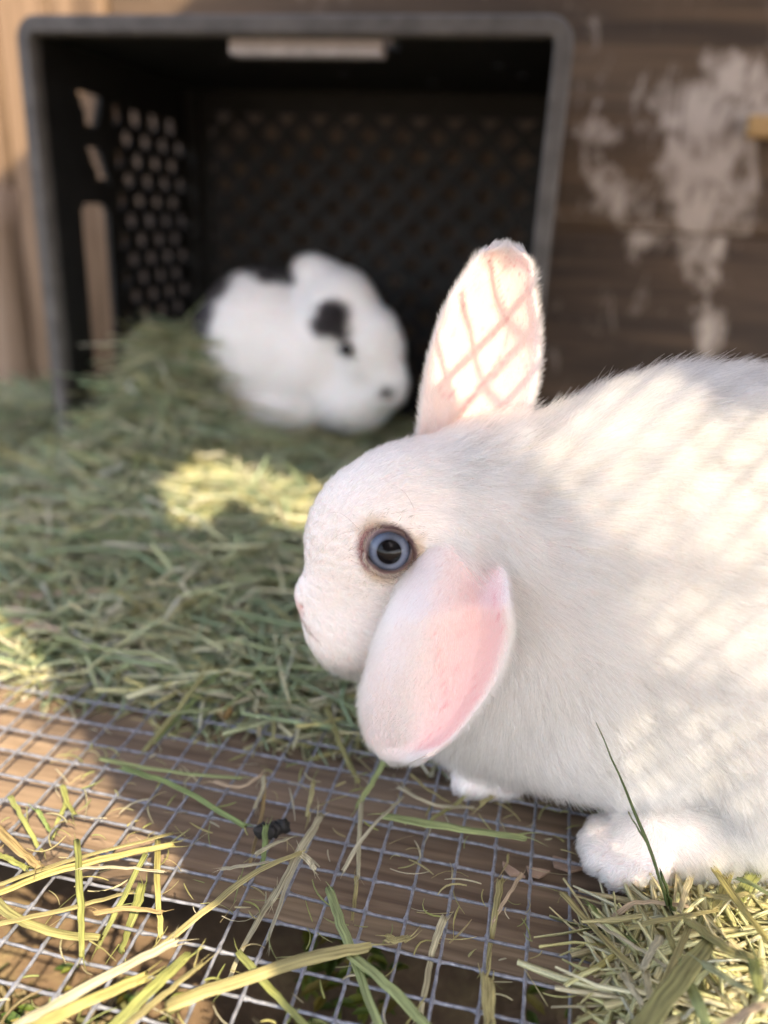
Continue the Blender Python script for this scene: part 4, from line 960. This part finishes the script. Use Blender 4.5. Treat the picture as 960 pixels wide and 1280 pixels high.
# tuft where the ears leave the head
# eye
def dome(r, a0, a1, nr, ns, cc, axis, bulge=0.0):
    ax = nrm(np.asarray(axis, float)); x = nrm(np.cross([0, 0, 1], ax)); y = np.cross(ax, x); V = []; Fc = []
    for i in range(nr + 1):
        a = a0 + (a1 - a0) * i / nr
        for j in range(ns):
            t = 2 * math.pi * j / ns; rr = r + bulge * max(0, math.cos(a)) ** 3
            V.append(cc + rr * (ax * math.cos(a) + (x * math.cos(t) + y * math.sin(t)) * math.sin(a)))
    for i in range(nr):
        for j in range(ns): Fc.append((i * ns + j, (i + 1) * ns + j, (i + 1) * ns + (j + 1) % ns, i * ns + (j + 1) % ns))
    return np.array(V), Fc
camst = (CC - SO) @ ST; AX = nrm(nrm(camst - EYE) * .75 + np.array([-.05, -1, .02]) * .45)
def eye_mat(name, stops, rough, spec=0.5):
    m, n, l, b = mat(name); at = N(n, 'ShaderNodeAttribute', attribute_name='col')
    l.new(at.outputs['Color'], b.inputs['Base Color']); b.inputs['Roughness'].default_value = rough; return m
EYEM = eye_mat('eye_white', None, .25); IRISM = eye_mat('iris', None, .5); PUPM = eye_mat('pupil', None, .6); PUPM.node_tree.nodes['Principled BSDF'].inputs['Specular IOR Level'].default_value = 0.05
def cornea_mat():
    m, n, l, b = mat('cornea'); n.remove(b); t = N(n, 'ShaderNodeBsdfTransparent'); g_ = N(n, 'ShaderNodeBsdfGlossy'); g_.inputs['Roughness'].default_value = .02
    fr = N(n, 'ShaderNodeFresnel'); fr.inputs[0].default_value = 1.33; ms = N(n, 'ShaderNodeMixShader'); l.new(fr.outputs[0], ms.inputs[0]); l.new(t.outputs[0], ms.inputs[1]); l.new(g_.outputs[0], ms.inputs[2]); l.new(ms.outputs[0], n['Material Output'].inputs[0]); return m
RE = 8.1
Vd, Fd = dome(RE - .25, .001, 3.13, 24, 40, EYE, AX); me = newmesh('eye', st2w(Vd), Fd); ang = np.arccos(np.clip(nrm(Vd - EYE) @ AX, -1, 1))
vcol(me, 'col', np.where((ang < 1.12)[:, None], [.035, .028, .032], [.05, .035, .04])); eye = obj('eye', me, EYEM, rab); 
def eye_piece(name, r, a0, a1, colf, m, **kw):
    Vd, Fd = dome(r, a0, a1, 14, 72, EYE, AX, **kw); me = newmesh(name, st2w(Vd), Fd)
    if colf: 
        q = nrm(Vd - EYE); an = np.arccos(np.clip(q @ AX, -1, 1)); x = nrm(np.cross([0, 0, 1], AX)); y = np.cross(AX, x); th = np.arctan2(q @ y, q @ x); vcol(me, 'col', colf(an, th))
    o = bpy.data.objects.new(name, me); COL.objects.link(o); me.materials.append(m); o.parent = eye; return o
def iris_col(an, th):
    t = np.clip((an - .52) / (1.02 - .52), 0, 1); st = .5 + .5 * np.sin(th * 36 + 2.0 * np.sin(th * 7)); base = np.array([.075, .10, .18]); lite = np.array([.21, .25, .35])
    k = np.exp(-((t - .30) / .28) ** 2); c = base * (1 - k[:, None]) + lite * k[:, None]; c = c * (.86 + .24 * st[:, None] * (t[:, None]))
    d = np.clip((t - .62) / .34, 0, 1)[:, None] ** 1.3; c = c * (1 - d) + np.array([.018, .018, .03]) * d; d2 = np.clip((.10 - t) / .10, 0, 1)[:, None]; return c * (1 - d2) + np.array([.03, .035, .06]) * d2
eye_piece('iris', RE - .12, .45, 1.02, iris_col, IRISM)
eye_piece('pupil', RE - .05, .002, .50, lambda an, th: np.tile([.004, .004, .006], (len(an), 1)), PUPM)
eye_piece('cornea', RE + .05, .002, 1.25, None, cornea_mat(), bulge=.45)
# lids: a soft band round an uneven opening
def lid():
    x = nrm(np.cross([0, 0, 1], AX)); y = np.cross(AX, x)
    if x[0] < 0: x = -x
    if y[2] < 0: y = -y
    ns, nr = 72, 9; V = []; C_ = []; TT = []
    for j in range(ns):
        th = 2 * math.pi * j / ns; c, s_ = math.cos(th), math.sin(th)
        a_in = .99 - (.14 if s_ > 0 else .08) * abs(s_) + .20 * math.exp(-((th - 3.62) / .22) ** 2) + .10 * math.exp(-((th - .35) / .2) ** 2) + .012 * math.sin(9 * th)
        for i in range(nr):
            t = i / (nr - 1); a = a_in + (1.42 - a_in) * t; r = 7.9 + .75 * math.sin(min(1, t * 3.0) * math.pi / 2) + .12 * math.sin(14 * th + 2 * t) * t - 0.9 * max(0, t - .6)
            V.append(EYE + r * (AX * math.cos(a) + (x * c + y * s_) * math.sin(a))); TT.append(t)
            m1 = np.clip((t - .10) / .30, 0, 1); C_.append(np.array([.075, .045, .055]) * (1 - m1) + (np.array([.30, .19, .17]) if c < 0 else np.array([.24, .17, .13])) * m1)
    Fc = [(j * nr + i, j * nr + i + 1, ((j + 1) % ns) * nr + i + 1, ((j + 1) % ns) * nr + i) for j in range(ns) for i in range(nr - 1)]
    return np.array(V), Fc, np.array(C_), np.array(TT)
VL, FL_, CL_, TL_ = lid(); me = newmesh('eyelid', st2w(VL), FL_); vcol(me, 'col', CL_); LIDM = eye_mat('lid_skin', None, .35); obj('eyelid', me, LIDM, rab)
sel = np.where(TL_ > .28)[0]; pk = sel[rng.integers(0, len(sel), 2600)]; q0 = VL[pk] + rng.normal(0, .25, (2600, 3)); n0 = nrm(q0 - EYE)
out = nrm((q0 - EYE) - ((q0 - EYE) @ AX)[:, None] * AX)
pl_ = grow(q0, n0, out * .6 + np.array([.7, 0, .05]), rng.uniform(.9, 2.6, 2600), .35, 61, clump=1.2, clump_amt=.4, noise=.25, grav=0)
cl_ = np.array([.62, .49, .36]) * rng.uniform(.6, 1.2, (2600, 1)); dk_ = rng.uniform(0, 1, 2600) < .22; cl_[dk_] = [.09, .06, .05]
fur_object('eyelid_fur', st2w(pl_.reshape(-1, 3)).reshape(pl_.shape), np.full(2600, .032), np.clip(cl_, 0, .9), rab)
# whiskers and brow hairs: fine tubes, each its own part
WM = simple_mat('whisker_hair', (.30, .24, .21), rough=.4, var=.1)
def whisker(pts3, r):
    path = catmull(pts3, 12); T_ = nrm(np.gradient(path, axis=0)); V = []; Fc = []
    s = nrm(np.cross(T_, [0, 1, .2])); n2 = np.cross(s, T_)
    for a_ in range(12):
        for k_ in range(4):
            an = k_ * math.pi / 2; V.append(path[a_] + (s[a_] * math.cos(an) + n2[a_] * math.sin(an)) * r * (1.1 - a_ / 12))
    for a_ in range(11):
        for k_ in range(4): Fc.append((a_ * 4 + k_, a_ * 4 + (k_ + 1) % 4, (a_ + 1) * 4 + (k_ + 1) % 4, (a_ + 1) * 4 + k_))
    obj('whisker', newmesh('whisker', st2w(np.array(V)), Fc), WM, rab)
for pl in ([(455, 668, 238), (430, 644, 233), (412, 641, 230), (390, 648, 230)], [(450, 662, 238), (425, 668, 234), (405, 684, 231), (388, 706, 232)], [(520, 640, 236), (505, 615, 232), (480, 600, 229)]):
    whisker([S(*q) for q in pl], .055)

# ---------- patched rabbit inside the crate: same build, coarser
def P2(px, py, y): return atw(px, py, y)
cy2 = 462.0
def patched_body(P):
    d = sd_ell(P, P2(326, 438, cy2), (58, 50, 68))
    d = smin(d, sd_ell(P, P2(385, 455, cy2), (60, 48, 56)), 16)
    d = smin(d, sd_ell(P, P2(425, 400, cy2 - 16), (34, 30, 40)), 12)
    d = smin(d, sd_ell(P, P2(462, 440, cy2 - 26), (28, 26, 36)), 12)
    d = smin(d, sd_ell(P, P2(482, 480, cy2 - 32), (17, 18, 20)), 10)
    d = smin(d, sd_ell(P, P2(440, 500, cy2 - 14), (34, 34, 26)), 14)
    d = smin(d, sd_ell(P, P2(330, 510, cy2 - 26), (50, 26, 22)), 10)
    d = smin(d, sd_ell(P, P2(402, 350, cy2 - 6), (26, 14, 16), roty(.5)), 14)       # far ear laid back
    d = smin(d, sd_ell(P, P2(412, 402, cy2 - 48), (16, 6, 13), roty(.5)), 3)   # near ear laid back
    d = smin(d, sd_ell(P, P2(262, 480, cy2 + 6), (11, 14, 15)), 8)
    return d
c2 = P2(385, 430, cy2)
V2, F2 = surface_nets(patched_body, c2 + [-125, -85, -125], c2 + [120, 90, 105], 3.0); N2v = grad(patched_body, V2, .8)
def px_of(Q):
    q = (Q - CC) @ CR.T; return 480 + F * q[:, 0] / q[:, 2], 640 + F * q[:, 1] / q[:, 2]
# black patches, as blobs in the rabbit's own space
def patch_blobs():
    near = cy2 - 45
    B_ = [(P2(416, 398, cy2 - 52), 16), (P2(399, 407, cy2 - 50), 11), (P2(428, 418, cy2 - 50), 8), (P2(434, 436, cy2 - 50), 8), (P2(485, 490, cy2 - 48), 7), (P2(512, 440, cy2 - 26), 9), (P2(264, 412, cy2 - 18), 19), (P2(268, 385, cy2 - 16), 18), (P2(280, 358, cy2 - 10), 17), (P2(345, 336, cy2), 18), (P2(363, 344, cy2), 12), (P2(325, 333, cy2 + 8), 15)]
    return B_
def patch_col(Q, skin):
    n1 = rand_noise(Q, .12, 77)[:, 0] * 2.0; k = np.zeros(len(Q))
    for c, r in patch_blobs(): k = np.maximum(k, np.clip((r + n1 - np.linalg.norm((Q - c) * [1, .6, 1], axis=1)) / 6.0 + .2, 0, 1))
    return np.array([.86, .83, .82]) * (1 - k[:, None]) + np.array([.018, .015, .017]) * k[:, None]
rab2 = empty('rabbit', (c2[0], c2[1], bedh(c2[0], c2[1]) - 6)); tag(rab2, 'white rabbit with black patches huddled on the hay inside the crate', 'rabbit')
me = newmesh('body', V2, F2); vcol(me, 'col', patch_col(V2, True)); obj('body', me, SKIN, rab2)
Q, Nq, _, _, _ = sample_mesh(V2, F2, N2v, 60000); kp = Q[:, 2] > 4; Q, Nq = Q[kp], Nq[kp]
pts = grow(Q, Nq, np.tile([-1.0, 0, -.4], (len(Q), 1)) + rand_noise(Q, .05, 9) * .3, rng.uniform(6, 10, len(Q)), .4, 21, clump=4)
fur_object('fur', pts, np.full(len(Q), .11), patch_col(Q, False), rab2)
Ec = P2(433, 437, cy2 - 54); Vd, Fd = dome(5.5, .001, 3.13, 12, 20, Ec, (.2, -1, .2)); me = newmesh('eye', Vd, Fd); vcol(me, 'col', np.tile([.01, .008, .008], (len(Vd), 1))); obj('eye', me, EYEM, rab2)
# ------------------------------------------------------------------ what shades the scene: added board and net, wire door, all out of view
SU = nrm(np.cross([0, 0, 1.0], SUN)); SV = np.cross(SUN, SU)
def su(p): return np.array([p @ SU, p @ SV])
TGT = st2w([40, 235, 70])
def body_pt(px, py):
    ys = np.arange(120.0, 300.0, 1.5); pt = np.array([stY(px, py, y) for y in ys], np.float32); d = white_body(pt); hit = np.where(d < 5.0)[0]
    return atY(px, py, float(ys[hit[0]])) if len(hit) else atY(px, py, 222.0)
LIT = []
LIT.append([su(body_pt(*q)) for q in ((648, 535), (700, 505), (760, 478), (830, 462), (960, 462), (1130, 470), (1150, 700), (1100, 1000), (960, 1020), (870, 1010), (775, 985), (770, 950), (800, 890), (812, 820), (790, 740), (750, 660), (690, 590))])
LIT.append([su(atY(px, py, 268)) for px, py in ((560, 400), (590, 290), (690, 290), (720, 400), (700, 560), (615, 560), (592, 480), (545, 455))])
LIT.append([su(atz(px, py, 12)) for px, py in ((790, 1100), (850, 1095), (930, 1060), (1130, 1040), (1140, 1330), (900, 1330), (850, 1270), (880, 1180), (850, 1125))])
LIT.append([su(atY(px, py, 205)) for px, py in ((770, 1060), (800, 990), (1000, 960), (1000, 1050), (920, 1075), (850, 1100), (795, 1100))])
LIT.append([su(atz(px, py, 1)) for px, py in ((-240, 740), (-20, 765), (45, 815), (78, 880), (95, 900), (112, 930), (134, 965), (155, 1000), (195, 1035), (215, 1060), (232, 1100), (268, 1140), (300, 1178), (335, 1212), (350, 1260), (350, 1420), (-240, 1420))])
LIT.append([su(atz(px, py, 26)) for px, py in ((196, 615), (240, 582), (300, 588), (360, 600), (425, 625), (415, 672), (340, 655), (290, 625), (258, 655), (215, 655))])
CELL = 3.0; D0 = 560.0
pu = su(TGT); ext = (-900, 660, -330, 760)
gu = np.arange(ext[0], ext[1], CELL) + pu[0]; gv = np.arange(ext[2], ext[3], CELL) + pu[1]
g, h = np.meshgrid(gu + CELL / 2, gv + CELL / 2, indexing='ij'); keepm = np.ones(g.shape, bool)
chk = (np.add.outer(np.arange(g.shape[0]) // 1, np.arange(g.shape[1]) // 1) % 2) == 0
for k_, pl in enumerate(LIT): keepm &= ~(inpoly(g, h, [tuple(q) for q in pl]) & (chk if k_ == 3 else True))      # checkered holes over the hind foot, added to halve the sun
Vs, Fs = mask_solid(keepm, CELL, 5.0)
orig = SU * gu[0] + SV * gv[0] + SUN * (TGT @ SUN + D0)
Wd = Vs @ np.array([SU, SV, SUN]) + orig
SHEET = simple_mat('shade_blocker_mat', (0.34, 0.30, 0.26), rough=.9, var=.25, scale=12)
o = obj('shade_blocker_board', newmesh('shade_blocker_board', Wd, Fs, False), SHEET); tag(recentre(o), 'added unseen board above the camera, cut open to shape the sun patches', 'board')  # blocker added out of view to shape the shade and sun patches
# wire door between the board and the rabbit: its square wires throw the grid on the fur
door = empty('wire_door', (0, 0, 0)); tag(door, 'leaning square wire door behind the camera whose grid shadows fall on the fur', 'wire door')
D1 = 285.0; o1 = TGT @ SUN + D1; ang = math.radians(28); da = SU * math.cos(ang) + SV * math.sin(ang); db = -SU * math.sin(ang) + SV * math.cos(ang)
def rod(a, b_, r, name='wire'):
    d = nrm(b_ - a); s = nrm(np.cross(d, SUN)); V = []; 
    for p_ in (a, b_):
        for k in range(6): V.append(p_ + r * (s * math.cos(k * math.pi / 3) + SUN * math.sin(k * math.pi / 3)))
    obj(name, newmesh(name, V, [(k, (k + 1) % 6, 6 + (k + 1) % 6, 6 + k) for k in range(6)]), WIRE, door)
cen = SU * (su(body_pt(800, 720))[0]) + SV * (su(body_pt(800, 720))[1]) + SUN * o1
for k in range(-9, 10):
    rod(cen + da * k * 10.5 - db * 105, cen + da * k * 10.5 + db * 105, .95)
    rod(cen + db * k * 10 - da * 105, cen + db * k * 10 + da * 105, 1.35)
for (pa, pb, r) in (((650, 690), (960, 735), 2.3), ((800, 855), (955, 890), 2.5)):
    A_, B_ = su(body_pt(*pa)), su(body_pt(*pb)); rod(SU * A_[0] + SV * A_[1] + SUN * (o1 + 6), SU * B_[0] + SV * B_[1] + SUN * (o1 + 6), r, 'brace')

# added unseen net of fine threads: thins the sun over the rabbit
V = []; Fc = []
for k in range(-101, 102):
    a = cen - SUN * 14 + db * k * 1.3
    b0 = len(V); V += [a - da * 125 - db * .29, a + da * 125 - db * .29, a + da * 125 + db * .29, a - da * 125 + db * .29]; V += [v + SUN * .3 for v in V[-4:]]
    Fc += [(b0, b0 + 3, b0 + 2, b0 + 1), (b0 + 4, b0 + 5, b0 + 6, b0 + 7), (b0, b0 + 1, b0 + 5, b0 + 4), (b0 + 2, b0 + 3, b0 + 7, b0 + 6), (b0 + 1, b0 + 2, b0 + 6, b0 + 5), (b0 + 3, b0, b0 + 4, b0 + 7)]
tag(recentre(obj('sun_dimming_net', newmesh('sun_dimming_net', V, Fc, False), simple_mat('dimming_net_threads', (.6, .58, .55), rough=.8, var=.1))), 'added unseen net of fine threads by the wire door, thinning the sun on the rabbit', 'net')
